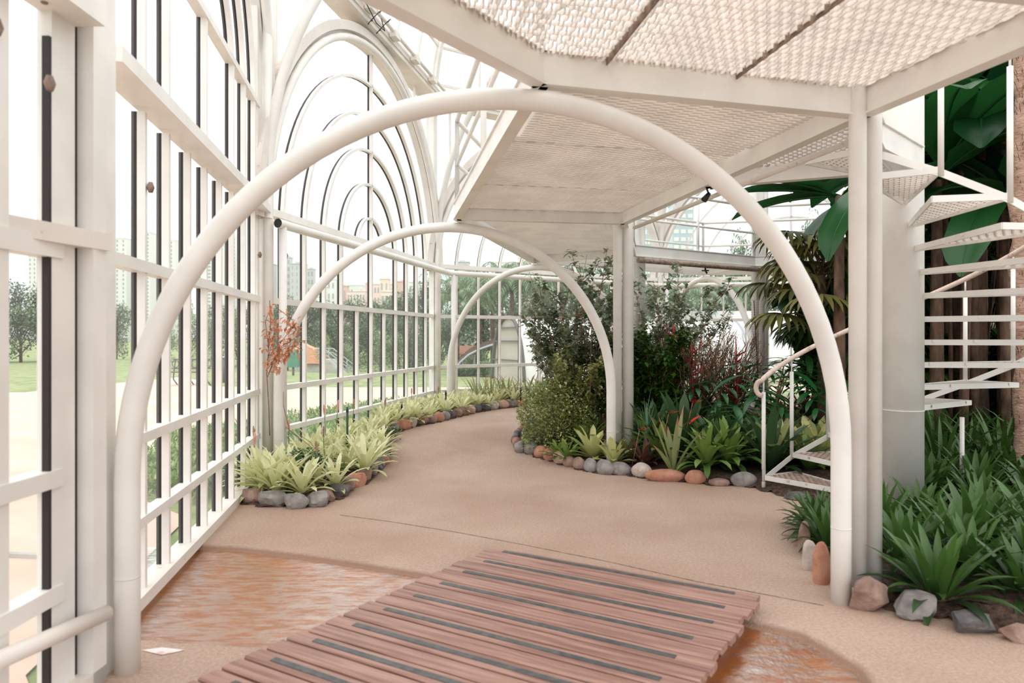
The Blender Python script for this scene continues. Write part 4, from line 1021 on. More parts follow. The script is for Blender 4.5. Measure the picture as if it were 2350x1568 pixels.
def shrub(name, loc, label, mt, seed, H, Rr, nst, nl, ll, lw, smat='stem', top=.35, spread=1.0, lean=(0, 0), lowleaf=.25):
    q = random.Random(seed); root = thing(name, (loc[0], loc[1], .03), label, 'shrub'); s_ = MB(); m = MB(); twigs = []
    for k in range(nst):
        a = q.uniform(0, 6.28); rr = Rr*sqrt(q.random())*spread; hh = H*q.uniform(.65, 1.0)
        pts = [Vector((cos(a)*rr*.12, sin(a)*rr*.12, 0))]
        for j in range(1, 6):
            t = j/5; pts.append(Vector((cos(a)*rr*(t**1.2)+q.gauss(0, .03)+lean[0]*t, sin(a)*rr*(t**1.2)+q.gauss(0, .03)+lean[1]*t, hh*t)))
        s_.tube(pts, [.011, .010, .008, .006, .004, .002], 5); twigs.append(pts)
        for b in range(5):
            t = q.uniform(.3, .95); i0 = min(4, int(t*5)); p0 = pts[i0].lerp(pts[i0+1], t*5-i0); a2 = a+q.uniform(-1.6, 1.6); l = q.uniform(.15, .4)*H*.3
            tw = [p0, p0+Vector((cos(a2)*l*.5, sin(a2)*l*.5, l*.5)), p0+Vector((cos(a2)*l*.8, sin(a2)*l*.8, l*1.1))]; s_.tube(tw, [.005, .004, .002], 4); twigs.append(tw)
    for k in range(nl):
        tw = twigs[q.randrange(len(twigs))]; full = len(tw) > 3; t = (lowleaf+(1-lowleaf)*q.random()**.7) if full else q.uniform(.2, 1.0)
        n_ = len(tw)-1; i0 = min(n_-1, int(t*n_)); p = tw[i0].lerp(tw[i0+1], t*n_-i0)+Vector((q.gauss(0, .02), q.gauss(0, .02), q.gauss(0, .02)))
        leaf(m, p, q.uniform(0, 6.28), R(q.uniform(-35, 50)), ll*q.uniform(.6, 1.25), lw*q.uniform(.7, 1.2), R(30), 2, .25, 'oval', q.random())
    s_.build('stems', M[smat], None).parent = root; m.build('foliage', L[mt], None).parent = root
    return root
shrub('flowering_shrub', P(1325, 9.1), 'tall grey-green shrub with orange flowers left of the middle column', 'shr', 41, 2.5, .85, 34, 4600, .095, .055, lean=(.0, 0), lowleaf=.45)
shrub('flowering_shrub', P(1285, 9.4), 'open branching green shrub leaning over the path', 'shr', 47, 2.0, .65, 16, 1500, .09, .05, lean=(-.15, 0), lowleaf=.4)
shrub('understory_shrub', P(1330, 8.75), 'mid green undergrowth at the foot of the tall grey-green shrub', 'var', 42, 1.2, .55, 26, 3200, .065, .038)
shrub('understory_shrub', P(1375, 8.9), 'dark twiggy undergrowth between the arch leg and the shrub', 'shd', 43, 1.4, .45, 26, 3000, .07, .036)
bush('variegated_bush', P(1278, 8.75), 'rounded variegated bush at the tip of the central bed', 'var', 44, 9500, .48, .86, .026, .036, 30)
shrub('dark_shrub', P(1500, 9.0), 'dense dark green shrub right of the middle column', 'shd', 45, 1.6, .58, 34, 6500, .10, .055, lowleaf=.05)
shrub('flowering_shrub', P(1530, 9.9), 'tall olive leafy shrub behind the dark shrub', 'shr', 46, 2.35, .9, 30, 3600, .10, .055, lowleaf=.3)
shrub('flowering_shrub', P(1600, 10.3), 'thin branched leafy shrub in front of the far arch', 'shr', 48, 1.95, .6, 14, 800, .085, .045, lowleaf=.35)
shrub('dry_shrub', P(1590, 9.1), 'dry reddish-brown twiggy shrub in the middle of the bed', 'dry', 49, 1.5, .65, 70, 6500, .035, .008, smat='stem', lowleaf=.3)
shrub('dry_shrub', P(1670, 9.7), 'dry brown twiggy shrub right of the red-stemmed one', 'dry', 50, 1.4, .6, 60, 5000, .035, .008, smat='stem', lowleaf=.3)
# red branching candelabra stem
for (px, Z, top, l_) in ((1588, 8.9, 800, 'branching crimson stem in the dry shrub'), (1548, 9.0, 760, 'slender crimson stem left of the branching one'), (1690, 9.3, 790, 'crimson stem in the right-hand dry shrub')):
    rt = random.Random(int(px)); m = MB(); b = P(px, Z, .1); H = hz(top, Z)-.1
    m.tube([b, b+Vector((.01, 0, H*.5)), b+Vector((-.01, 0, H))], [.028, .02, .006], 7)
    for k in range(14):
        z0 = H*rt.uniform(.35, .9); a = rt.uniform(0, 6.28); l = rt.uniform(.1, .22); m.tube([b+Vector((0, 0, z0)), b+Vector((cos(a)*l*.6, sin(a)*l*.3, z0+l*.3)), b+Vector((cos(a)*l*.8, sin(a)*l*.4, z0+l))], [.013, .01, .004], 5)
    tag(m.build('coral_plant', M['redstem'], None, b), l_, 'plant')
# orange blossoms on the grey-green shrub
for i, (px, py) in enumerate([(1235, 729), (1322, 725), (1285, 731), (1303, 797), (1330, 722)]):
    m = MB(); a = P(px, 8.7, hz(py, 8.7))
    for k in range(6): leaf(m, a, k*1.05, R(20), .05, .03, R(20), 2, .3, 'oval', .8)
    tag(m.build('orange_flower', L['org'], None, a), ['orange flower leftmost in the tall shrub', 'orange flower in the tall shrub beside the pipe arch', 'orange flower between the two upper ones of the shrub', 'lowest orange flower in the tall shrub', 'orange flower touching the pipe arch'][i], 'flower')
# feather fern hanging on the far column
fern = MB(); a = P(1730, 8.6, hz(690, 8.6)); b = P(1740, 8.6, hz(880, 8.6))
fern.tube([a, b], .006, 5)
for k in range(34):
    p = a.lerp(b, k/34)
    for s_ in (0, pi): leaf(fern, p, s_+R(-5), R(12), .085, .014, R(30), 2, .2, 'lance', k/34)
tag(fern.build('dry_fern_frond', L['dry'], None, a), 'single brown comb-like fern frond standing before the far column', 'plant')
# philodendrons with deeply lobed leaves
def lobed(m, st_, base, az, e, Ln, var):
    # petiole then blade
    d = Vector((cos(az)*cos(e), sin(az)*cos(e), sin(e))); p1 = Vector(base)+d*Ln; st_.tube([base, Vector(base)+d*Ln*.5+Vector((0, 0, Ln*.08)), p1], [.014, .011, .008], 6)
    bl = Ln*.75; n = 8
    for i in range(n):
        t = i/(n-1); p = p1+Vector((cos(az), sin(az), -.25-.5*t))*bl*t*.85
        for s_ in (-1, 1):
            leaf(m, p, az+s_*R(110-70*t), R(10-30*t), bl*(.62-.30*abs(t-.35)*1.4), .06, R(45), 5, .25, 'lance', var+.2*(i % 2))
    leaf(m, p1, az, R(-10), bl, .09, R(35), 5, .3, 'lance', var)
def philo(px, Z, label, seed, H, n=9):
    q = random.Random(seed); b = P(px, Z, .05); root = thing('philodendron', b, label, 'plant'); m = MB(); s_ = MB()
    for i in range(n):
        az = i*2.4+q.uniform(-.3, .3); e = R(q.uniform(35, 75)); lobed(m, s_, (0, 0, H*.25), az, e, H*q.uniform(.6, .95), q.random()*.6)
    s_.tube([(0, 0, 0), (0, 0, H*.3)], .03, 8)
    m.build('lobed_leaves', L['phi'], None).parent = root; s_.build('petioles', M['stem'], None).parent = root
philo(1670, 8.6, 'philodendron with deeply cut leaves behind the bromeliads', 1, .75)
philo(1770, 8.7, 'philodendron with bright lobed leaves above the handrail', 2, 1.05)
philo(1850, 9.2, 'philodendron behind the right arch leg', 3, 1.05)
philo(1720, 8.2, 'low philodendron left of the stair handrail', 4, .5, 7)
# fan palm
def fan(m, st_, c, az, e, Ln, r, var, n=16):
    d = Vector((cos(az)*cos(e), sin(az)*cos(e), sin(e))); p = Vector(c)+d*Ln; st_.tube([c, Vector(c)+d*Ln*.6+Vector((0, 0, .05)), p], [.012, .01, .007], 5)
    for k in range(n):
        a = az+R(-120+240*k/(n-1)); leaf(m, p, a, R(5-25*abs(k/(n-1)-.5)), r*(1-.25*abs(k/(n-1)-.5)), .072, R(80), 5, .4, 'lance', var+.1*(k % 3))
def fanpalm(px, Z, z0, label, seed, n, mt='plm', r=.55, Ln=.7):
    q = random.Random(seed); b = P(px, Z, .03); root = thing('fan_palm', b, label, 'palm'); m = MB(); s_ = MB()
    for i in range(n): fan(m, s_, (0, 0, z0+q.uniform(-.3, .5)), i*2.4, R(q.uniform(-5, 65)), Ln*q.uniform(.7, 1.1), r, q.random()*.6)
    s_.tube([(0, 0, 0), (0, 0, z0+.3)], .05, 8)
    m.build('fronds', L[mt], None).parent = root; s_.build('stem', M['bark'], None).parent = root
fanpalm(1885, 8.6, 1.9, 'fan palm with olive and rusty drooping fronds behind the right arch leg', 5, 26)
fanpalm(1935, 9.3, 1.3, 'lower fan palm with dark fronds behind the first one', 6, 22, 'lil')
fanpalm(2010, 10.2, 1.9, 'dark fan palm between column and staircase', 7, 14, 'lil')

# banana plants
def banana_leaf(m, c, az, e, Ln, W, droop, var, rb):
    """broad blade with a midrib"""
    segs = 12; p = Vector(c); az_ = az; rows = []
    for i in range(segs+1):
        t = i/segs; ee = e-droop*t**1.4; d = Vector((cos(ee)*cos(az), cos(ee)*sin(az), sin(ee))); nm = Vector((-sin(ee)*cos(az), -sin(ee)*sin(az), cos(ee))); wd = Vector((-sin(az), cos(az), 0))
        ww = W*(0.05 if t < .12 else min(1, (t-.12)*6+.2)*(1-max(0, (t-.75)/.25)**2.5*.92)); wv = 1+.05*sin(i*2.1+az*3)
        rows.append([p+wd*ww/2*wv+nm*.10*ww, p+wd*ww/4+nm*.08*ww, p.copy(), p-wd*ww/4+nm*.08*ww, p-wd*ww/2*wv+nm*.10*ww]); rb.append(p.copy()); p = p+d*Ln/segs
    vs = [v for r in rows for v in r]; fs = []
    for i in range(segs):
        for k in range(4): a = i*5+k; fs.append((a, a+1, a+6, a+5))
    m.add(vs, fs, True, var)
def banana(px, Z, label, seed, H, n=8, trunk=.09, lean=0, Ln=1.9, W=.5, azs=None, es=(25, 75), z0=0.03, nt_=1, dr=(50, 100)):
    q = random.Random(seed); b = P(px, Z, z0); root = thing('banana_plant', b, label, 'plant'); s_ = MB()
    top = Vector((lean, 0, H)); s_.tube([(0, 0, 0), top*.5+Vector((lean*.1, 0, 0)), top], [trunk, trunk*.85, trunk*.6], 10)
    for k in range(nt_-1):
        a = q.uniform(0, 6.28); s_.tube([(cos(a)*.25, sin(a)*.25, 0), (cos(a)*.3, sin(a)*.3, H*.8)], trunk*.6, 8)
    s_.build('trunk', M['bark'], None).parent = root
    for i in range(n):
        az = azs[i] if azs else i*2.4+q.uniform(-.3, .3); m = MB(); rb = []
        banana_leaf(m, top, az, R(q.uniform(*es)), Ln*q.uniform(.8, 1.1), W*q.uniform(.85, 1.1), R(q.uniform(*dr)), q.random(), rb)
        lf = m.build('leaf', L['ban'], None); lf.parent = root
        mr = MB(); mr.tube(rb, [.018]*(len(rb)-4)+[.012, .008, .005, .003], 5); r_ = mr.build('midrib', L['phi'], None); r_.parent = lf
banana(1926, 7.9, 'banana plant with a brown trunk just left of the right column', 61, 3.1, 4, .075, .0, 1.25, .36, azs=[R(172), R(190), R(150), R(60)], es=(0, 22), dr=(15, 40))
banana(1935, 8.6, 'lower banana plant whose leaf shows orange margins', 62, 1.6, 5, .06, -.05, 1.2, .4, es=(30, 70))
for i, (px, Z, H, l_) in enumerate([(2150, 8.0, 3.3, 'banana plant just right of the stair column'), (2250, 8.2, 3.8, 'tall banana plant behind the upper treads'), (2330, 7.9, 3.0, 'banana plant with a broad hanging leaf at the right'), (2200, 9.2, 4.4, 'banana plant in the dark behind the staircase'), (2300, 9.4, 4.8, 'banana plant at the back right'), (2400, 8.0, 3.9, 'banana plant beyond the right edge'), (2110, 9.4, 3.4, 'banana plant hidden behind the stair column'), (2390, 9.8, 5.2, 'rear banana plant at the far right')]):
    banana(px, Z, l_, 70+i, H, 14, .085, 0, 2.0, .5, es=(-10, 80), nt_=4)
# broad vertical hanging leaf among the treads
m = MB(); rb = []; banana_leaf(m, P(2310, 7.6, 2.9), R(-80), R(-50), 1.9, .34, R(38), .4, rb)
hl = tag(m.build('hanging_leaf', L['ban'], None, P(2310, 7.6, 2.9)), 'long hanging banana leaf behind the middle treads', 'leaf')
# shaggy palm trunk at the right edge
pt = thing('palm_trunk', P(2343, 6.6, .03), 'fibrous palm trunk at the right edge of the photo', 'palm'); m = MB(); f_ = MB(); q = random.Random(9)
pp = [Vector((0, 0, z)) + Vector((.02*sin(z*2), 0, 0)) for z in [i*.2 for i in range(26)]]
m.tube(pp, [.075+.018*sin(i*1.9)+.012*sin(i*4.1) for i in range(26)], 14); m.build('trunk', mat('palm_bark', (.30, .17, .12), (.50, .33, .25), 10, .9, bump=.8, bscale=30, stretch=(1, 1, 2)), None).parent = pt
for i in range(700):
    z = q.uniform(.5, 5); a = q.uniform(0, 6.28); leaf(f_, (cos(a)*.08, sin(a)*.08, z), a, R(q.uniform(20, 70)), q.uniform(.06, .16), .006, R(120), 3, .1, 'taper', q.random())
fb_ = f_.build('fibres', L['dry'], None); fb_.parent = pt; tag(fb_, kind='stuff')
for i in range(8):
    m = MB(); 
# dense dark evergreen mass behind the staircase
for i, (px, Z, H, Rr) in enumerate([(2140, 11.2, 4.6, 1.3), (2230, 10.6, 6.4, 1.3), (2350, 10.6, 6.8, 1.4), (2480, 9.8, 6.4, 1.4), (2030, 10.7, 3.0, .9), (1905, 9.9, 2.3, .6), (2170, 8.9, 1.3, .7), (2300, 8.9, 1.5, .8)]):
    shrub('evergreen_shrub', P(px, Z), ['dense dark shrub behind the stair column', 'dense tall shrub behind the banana trunks', 'dense tall shrub at the right rear', 'dense tall shrub outside the right edge', 'dark shrub behind the fan palms', 'dark shrub behind the brown trunk by the column', 'low dark shrub between the banana trunks right of the stair column', 'low dark shrub under the hanging banana leaf'][i], 'shd', 90+i, H, Rr, 44, 7000, .20, .11, lowleaf=.03)
# dried banana trunks seen between the treads
for i in range(12):
    q = random.Random(300+i); px = 2125+i*24+q.uniform(-8, 8); Z = q.uniform(7.9, 8.8); m = MB(); b = P(px, Z, .03)
    m.tube([b, b+Vector((q.uniform(-.06, .06), 0, 1.2)), b+Vector((q.uniform(-.15, .15), 0, 2.3))], [.03, .026, .02], 8)
    tag(m.build('dried_banana_trunk', M['bark'], None, b), '%s brown dried banana trunk counting right from the stair column' % ordn(i), 'plant')
for o in list(SC.objects):
    if o.parent is None and o.get('category') in ('plant', 'shrub', 'palm', 'stake') and o.location.y > 7.0 and o.location.y < 16 and o.name.split('.')[0] not in ('dried_vine', 'dry_fern_frond'):
        o.location.z += fz(o.location.y)
# ================================================================ outdoors
def gz(y): return -.10-1.0*sm((y-26)/30)
out = thing('terrain', (0, 30, 0), 'lawn sloping away outside the greenhouse', 'lawn', kind='structure')
m = MB(); ys = [-6, 2, 6, 10, 14, 18, 22, 26, 29, 32, 36, 40, 44, 48, 52, 56, 80, 120, 200, 400, 700, 1200]; xs = [-900, -300, -100, -40, -15, 0, 15, 40, 100, 300, 900]
vs = [(x, y, gz(y)) for y in ys for x in xs]; n = len(xs)
m.add(vs, [(j*n+i, j*n+i+1, j*n+n+i+1, j*n+n+i) for j in range(len(ys)-1) for i in range(n-1)], True)
bpy.data.objects.remove(out); tag(m.build('lawn', M['lawn']), 'pale green lawn outside the glass walls', kind='structure')
path = [(-40, 19), (-14, 19.6), (-13.2, 27), (-11.5, 25.2), (-9.6, 21.8), (-7, 21.6), (0, 21.6), (12, 22.6), (40, 24), (40, 20), (12, 20.4), (3.2, 19.9), (-1.6, 17.6), (-2.9, 16.2), (-4.5, 12.9), (-5.3, 10.4), (-4.0, 7.0), (-2.85, 6.0), (-2.28, 3.2), (-2.1, 3.0), (-2.0, -4), (-40, -4)]
m = MB(); m.add([(x, y, -.085) for x, y in path], [list(range(len(path)))]); tag(m.build('paved_path', M['pave']), 'wide pale pink paved path curving around the greenhouse', kind='structure')
m = MB(); 
for a, b in (((-2.6, 4.8), (-9, 5.6)), ): m.beam((a[0], a[1], -.08), (b[0], b[1], -.08), .05, .05)
tag(m.build('kerb', M['concrete']), 'low kerb line in the paving left of the glass wall', 'kerb')
# flowering ground cover strip outside
def cover(name, poly, n, seed, label, h=.12):
    q = random.Random(seed); m = MB(); xs = [p[0] for p in poly]; ys = [p[1] for p in poly]; k = 0
    while k < n:
        p = (q.uniform(min(xs), max(xs)), q.uniform(min(ys), max(ys)))
        if not inpoly(p, poly): continue
        k += 1; leaf(m, (p[0], p[1], -.09+q.random()*h), q.uniform(0, 6.28), R(q.uniform(20, 85)), q.uniform(.05, .10), .035, R(30), 2, .2, 'oval', q.random()**2)
    return tag(m.build(name, L['grs']), label, 'plants', kind='stuff')
cover('ground_cover', [(-3.0, 6.4), (-4.0, 7.0), (-5.1, 10.4), (-3.3, 10), (-2.9, 7.4)], 7000, 1, 'low flowering ground cover just outside the left glass wall', .25)
cover('ground_cover', [(-3.3, 10), (-5.1, 10.4), (-4.4, 12.9), (-2.9, 16.2), (-1.7, 13.3), (-2.4, 10)], 7000, 2, 'low weeds with pale flowers outside the arched glass wall', .16)
cover('ground_cover', [(-2.9, 16.2), (-1.6, 17.6), (3.2, 19.8), (4.5, 17), (3.0, 16.4), (-1.6, 13.4)], 5000, 3, 'low green weeds outside the far glass wall', .14)

def treemesh(seed, n, mt, conifer=False, lsz=.05):
    q = random.Random(seed); m = MB(); t_ = MB(); t_.tube([(0, 0, 0), (0, 0, .35), (.01, 0, .8)], [.022, .016, .006], 7)
    if conifer:
        for k in range(n):
            z = q.uniform(.12, 1); lay = floor(z*14)/14+.02; rr = (1-z)*.26*q.random()**.4+.01; a = q.uniform(0, 6.28); leaf(m, (cos(a)*rr, sin(a)*rr, lay-rr*.25+q.uniform(-.012, .012)), a+q.uniform(-.5, .5), R(q.uniform(-30, 10)), lsz, lsz*.35, R(20), 2, .2, 'lance', q.random())
    else:
        cl = [(q.gauss(0, .17), q.gauss(0, .17), q.uniform(.10, .88), q.uniform(.11, .20)) for _ in range(28)]
        for c in cl: t_.tube([(0, 0, max(.1, c[2]-.3)), (c[0]*.6, c[1]*.6, c[2]-.08), (c[0], c[1], c[2])], [.008, .005, .002], 4)
        for k in range(n):
            c = cl[q.randrange(len(cl))]; v = Vector((q.gauss(0, 1), q.gauss(0, 1), q.gauss(0, .8))).normalized()*c[3]*q.random()**.35
            leaf(m, (c[0]+v.x, c[1]+v.y, c[2]+v.z), q.uniform(0, 6.28), R(q.uniform(-40, 50)), lsz*q.uniform(.6, 1.2), lsz*.55, R(20), 2, .2, 'oval', q.random())
    root = thing('tree', (0, 0, 0), 'tree', 'tree'); m.build('crown', L[mt], None).parent = root; t_.build('trunk', M['bark'], None).parent = root
    return root
trees = {'d': Pool([treemesh(1, 4200, 'tre'), treemesh(2, 4200, 'tre')]), 'l': Pool([treemesh(3, 2600, 'trl')]), 'c': Pool([treemesh(4, 3000, 'tre', True, .07)])}
def tree(kind, px, Z, ytop, label, wpx=None, v=0):
    z0 = gz(Z); H = hz(ytop, Z)-z0; o = trees[kind].put(v, P(px, Z, z0-.02), px*.7, H*1.05, label, 'tree', '')
    if wpx: w_ = wpx/F*Z/.75; o.scale = (w_, w_, H*1.05)
    o.name = 'tree' if kind != 'c' else 'conifer'
rt = random.Random(77)
tree('d', 48, 70, 650, 'large dark tree with pointed top behind the left foreground pane', 120, 0)
tree('d', 118, 74, 700, 'rounded tree right of the large dark tree in the left pane', 90, 1)
tree('d', -40, 70, 690, 'tree at the left edge of the photo', 90, 1)
tree('d', 268, 80, 700, 'tree seen through the first narrow pane of the left glass wall', 60)
tree('c', 325, 65, 672, 'layered conifer seen between the left mullions', 60)
tree('d', 375, 72, 745, 'low tree between the conifer and the arch leg', 70, 1)
tree('l', 432, 55, 690, 'pale green tree seen above the bench', 70)
tree('l', 468, 60, 710, 'pale tree left of the dark litter bin', 55)
tree('d', 505, 62, 700, 'grey-green tree behind the litter bin', 60)
tree('l', 545, 60, 700, 'pale tree next to the double corner post', 55)
for i, (px, Z, yt, wd) in enumerate([(596, 60, 700, 70), (640, 62, 690, 90), (690, 64, 678, 90), (735, 66, 700, 100), (780, 62, 690, 90), (820, 70, 684, 80), (862, 72, 690, 80), (900, 66, 678, 80), (940, 60, 670, 90), (985, 55, 640, 90), (1010, 58, 660, 80), (660, 52, 745, 80), (760, 50, 735, 90), (850, 48, 740, 80), (930, 47, 730, 80), (990, 45, 720, 70)]):
    tree('d', px, Z, yt, '%s dark tree from the left behind the bromeliad-side glass, %s row' % (ordn(i if i < 11 else i-11), 'rear' if i < 11 else 'front'), wd, i)
for i, (px, Z, yt, wd) in enumerate([(872, 38, 762, 60), (905, 38, 768, 50), (790, 36, 790, 50), (745, 36, 770, 40)]):
    tree('l', px, Z, yt, ['pale leafy small tree in front of the dark trees', 'pale small tree right of the other small one', 'small pale shrub-like tree beside the concrete ramp', 'small pale tree behind the tiled roof'][i], wd)
for i, (px, Z, yt, wd) in enumerate([(1050, 44, 690, 90), (1110, 46, 680, 100), (1170, 48, 650, 110), (1240, 48, 640, 120), (1310, 50, 620, 120), (1380, 52, 630, 120), (1470, 50, 640, 130), (1560, 52, 620, 140), (1640, 55, 620, 130), (1710, 62, 540, 90), (1760, 60, 600, 100), (1850, 62, 498, 90), (1910, 60, 560, 120), (1990, 60, 520, 140), (2120, 55, 520, 200), (2260, 55, 500, 200), (2400, 50, 520, 200)]):
    tree('d', px, Z, yt, '%s dark tree from the left beyond the far glass wall' % ordn(i), wd, i)
for i, (px, Z, yt, wd) in enumerate([(1095, 33, 800, 50), (1080, 33, 815, 40)]): tree('l', px, Z, yt, ['leafy garden shrub left of the white tunnel building', 'leafy garden shrub under the tiled shelter'][i], wd)
# feather palms
def palmmesh(seed, n=20):
    q = random.Random(seed); m = MB(); t_ = MB(); t_.tube([(0, 0, 0), (.03, 0, 2), (0, 0, 4)], [.13, .11, .09], 9)
    for i in range(n):
        az = i*2.4; e0 = R(q.uniform(10, 80)); p = Vector((0, 0, 4)); L0 = q.uniform(1.7, 2.4); pts = [p.copy()]
        for j in range(14):
            e = e0-R(105)*(j/14)**1.2; d = Vector((cos(e)*cos(az), cos(e)*sin(az), sin(e))); p = p+d*L0/14; pts.append(p.copy())
            for s_ in (-1, 1):
                for h_ in range(2): leaf(m, p-d*L0/28*h_, az+s_*R(60), R(-15+q.uniform(-15, 10)), .62*(1-.4*abs(j/14-.4)), .04, R(75), 4, .2, 'lance', q.random())
        t_.tube(pts, .012, 4)
    root = thing('feather_palm', (0, 0, 0), 'palm', 'palm tree'); m.build('fronds', L['wil'], None).parent = root; t_.build('trunk', M['bark'], None).parent = root
    return root
palms = Pool([palmmesh(1), palmmesh(2)])
for i, (px, Z, yt, s_) in enumerate([(1048, 30, 655, 1.0), (1100, 33, 640, 1.0), (1132, 36, 620, 1.1), (1175, 30, 625, 1.1), (1225, 31, 630, 1.1), (1290, 32, 600, 1.2), (1560, 30, 650, 1.1), (1640, 31, 640, 1.2), (1380, 34, 620, 1.2)]):
    H = hz(yt, Z)-gz(Z); palms.put(i, P(px, Z, gz(Z)), i*1.9, H/4.6*1.0, '%s feather palm from the left beyond the far glass wall' % ordn(i), 'palm tree', '')

# buildings
BM = {'white': mat('bld_white', (.74, .74, .72)), 'grey': mat('bld_grey', (.50, .51, .51), (.55, .55, .54), 2), 'pink': mat('bld_pink', (.78, .63, .59), (.82, .68, .63), 2), 'terra': mat('bld_terracotta', (.66, .46, .41)), 'cream': mat('bld_cream', (.74, .63, .52)), 'win': mat('bld_window', (.36, .38, .39), rough=.2), 'blue': mat('bld_blue_glass', (.42, .52, .57), rough=.2)}  # wall colours paled to carry distance haze
def building(px0, px1, yt, Z, mt, label, cols=3, floors=10, depth=None, winm='win', wfrac=.45, yb=None):
    x0 = (px0-CX)/F*Z; x1 = (px1-CX)/F*Z; zt = hz(yt, Z); z0 = gz(Z); dp = depth or (x1-x0)
    root = thing('building', ((x0+x1)/2, Z, z0), label, 'building')
    m = MB(); m.box(x0, x1, Z, Z+dp, z0, zt); m.box(x0+(x1-x0)*.3, x0+(x1-x0)*.7, Z+dp*.2, Z+dp*.8, zt, zt+(zt-z0)*.03); m.build('wall', BM[mt], root)
    m = MB(); m.box(x0-.2, x1+.2, Z-.2, Z+dp+.2, zt, zt+(zt-z0)*.008); m.build('roof_edge', BM[mt], root)
    fh = (zt-max(z0, hz(yb, Z) if yb else z0))/floors; cw = (x1-x0)/cols; w0 = None
    for c in range(cols):
        for f in range(floors):
            cx = x0+cw*(c+.5); zc_ = zt-fh*(f+.55)
            if w0 is None:
                m = MB(); m.box(cx-cw*wfrac/2, cx+cw*wfrac/2, Z-.12, Z+.05, zc_-fh*.25, zc_+fh*.25); w0 = m.build('window', BM[winm], root); b0_ = (cx, zc_)
            else: k = w0.copy(); COL.objects.link(k); k.location = (cx-b0_[0], 0, zc_-b0_[1])
    return root
building(64, 84, 520, 420, 'white', 'pale tower block seen in the left foreground pane', 2, 26, wfrac=.2)
building(84, 112, 500, 424, 'white', 'grey-white tower block with balcony columns in the left foreground pane', 2, 30, wfrac=.55)
building(262, 290, 548, 430, 'white', 'pale tower at the first pane of the left glass wall', 2, 24, wfrac=.2)
building(305, 344, 534, 400, 'white', 'tall pale tower with stacked windows left of the big arch leg', 3, 30, wfrac=.5)
building(346, 402, 552, 440, 'white', 'broad pale tower right of the stacked-window tower', 3, 26, wfrac=.2)
building(455, 502, 560, 410, 'white', 'grey-striped tower right of the big arch leg', 3, 28, wfrac=.6)
building(514, 545, 545, 430, 'white', 'pale slim tower left of the double corner post', 2, 28, wfrac=.25)
building(604, 628, 607, 300, 'grey', 'glass-fronted grey block between the corner posts', 2, 14, wfrac=.7)
building(655, 668, 592, 300, 'grey', 'narrow grey service tower on the left block', 1, 12, wfrac=.3)
building(666, 697, 606, 296, 'grey', 'broad grey concrete tower behind the second arch', 3, 12, wfrac=.12)
building(704, 720, 618, 320, 'grey', 'small grey tower right of the broad one', 2, 9)
building(722, 746, 658, 240, 'white', 'low pale block left of the white tower', 2, 5, wfrac=.3)
building(750, 769, 642, 260, 'white', 'small white tower in the skyline', 2, 6, wfrac=.3)
building(774, 796, 657, 250, 'terra', 'terracotta block beside the white tower', 2, 4, wfrac=.25)
building(797, 832, 655, 330, 'white', 'distant white block above the pink apartments', 5, 4, wfrac=.4)
building(796, 838, 669, 200, 'pink', 'low pink apartment block at the left of the group', 6, 5, wfrac=.4)
building(838, 850, 651, 205, 'terra', 'terracotta stair tower of the pink apartments', 1, 4, wfrac=.2)
building(850, 872, 653, 215, 'pink', 'pink apartment block in the middle of the group', 3, 6, wfrac=.4)
building(871, 892, 641, 203, 'cream', 'cream block standing highest in the pink group', 2, 5, wfrac=.3)
building(874, 908, 670, 198, 'pink', 'pink block with rows of windows in front of the cream block', 4, 4, wfrac=.6)
building(892, 912, 653, 225, 'pink', 'pale pink block right of the cream block', 3, 5, wfrac=.4)
building(912, 930, 647, 210, 'terra', 'terracotta-topped block at the right of the pink group', 1, 2, wfrac=.2)
building(938, 962, 648, 260, 'white', 'white block with square windows right of the pink group', 3, 5, wfrac=.5)
building(1043, 1076, 602, 240, 'grey', 'grey tower with balconies above the far end wall', 2, 9, wfrac=.3)
building(1064, 1090, 632, 230, 'grey', 'balconied grey block beside the grey tower', 3, 7, wfrac=.6)
building(1091, 1122, 638, 250, 'pink', 'low pinkish block with long balconies', 2, 5, wfrac=.8)
building(1126, 1166, 603, 300, 'white', 'hazy white block behind the palms', 4, 7, wfrac=.3)
building(1190, 1222, 592, 300, 'pink', 'hazy pink block near the walkway end', 3, 8, wfrac=.2)
building(1478, 1500, 520, 240, 'blue', 'blue-grey tower left part behind the middle column', 3, 12, winm='white', wfrac=.7)
building(1544, 1592, 468, 260, 'blue', 'tall blue and white striped tower seen above the walkway', 3, 18, winm='white', wfrac=.7)

# white tunnel greenhouse outside the far wall
M['canvas'] = mat('white_canvas', (.78, .78, .76), (.84, .84, .82), 2, .6); M['panel'] = mat('beige_panel', (.44, .40, .34), (.5, .46, .40), 1, .7); M['dframe'] = mat('dark_frame', (.12, .11, .11), rough=.6); M['bluef'] = mat('blue_grey_frame', (.40, .44, .48))
Z0 = 26.5; tb = P(1130, Z0, -.1); wv = Vector((.45, -.893, 0)); ax_ = Vector((.93, .37, 0)).normalized(); W_ = 2.7; Hh = 2.35
tn_ = thing('tunnel_building', tb, 'white curved tunnel-shaped building with a parabolic end wall outside', 'building')
def tp(s, t, k=1.0, e=0): # s along width -1..1
    return tb+wv*W_*(.5+.5*s*k)+ax_*t+Vector((0, 0, Hh*k*(1-abs(s)**2.6)**(1/1.6)+e))
ss = [-cos(pi*i/30) for i in range(31)]
m = MB(); vs = [tp(s, t) for t in (0, 4, 8, 16) for s in ss]; n = len(ss)
m.add(vs, [(j*n+i, j*n+i+1, j*n+n+i+1, j*n+n+i) for j in range(3) for i in range(n-1)], True); m.build('roof_shell', M['canvas'], tn_)
m = MB(); m.add([tp(s, .05, .97) for s in ss], [list(range(n))]); m.build('end_wall', M['panel'], tn_)
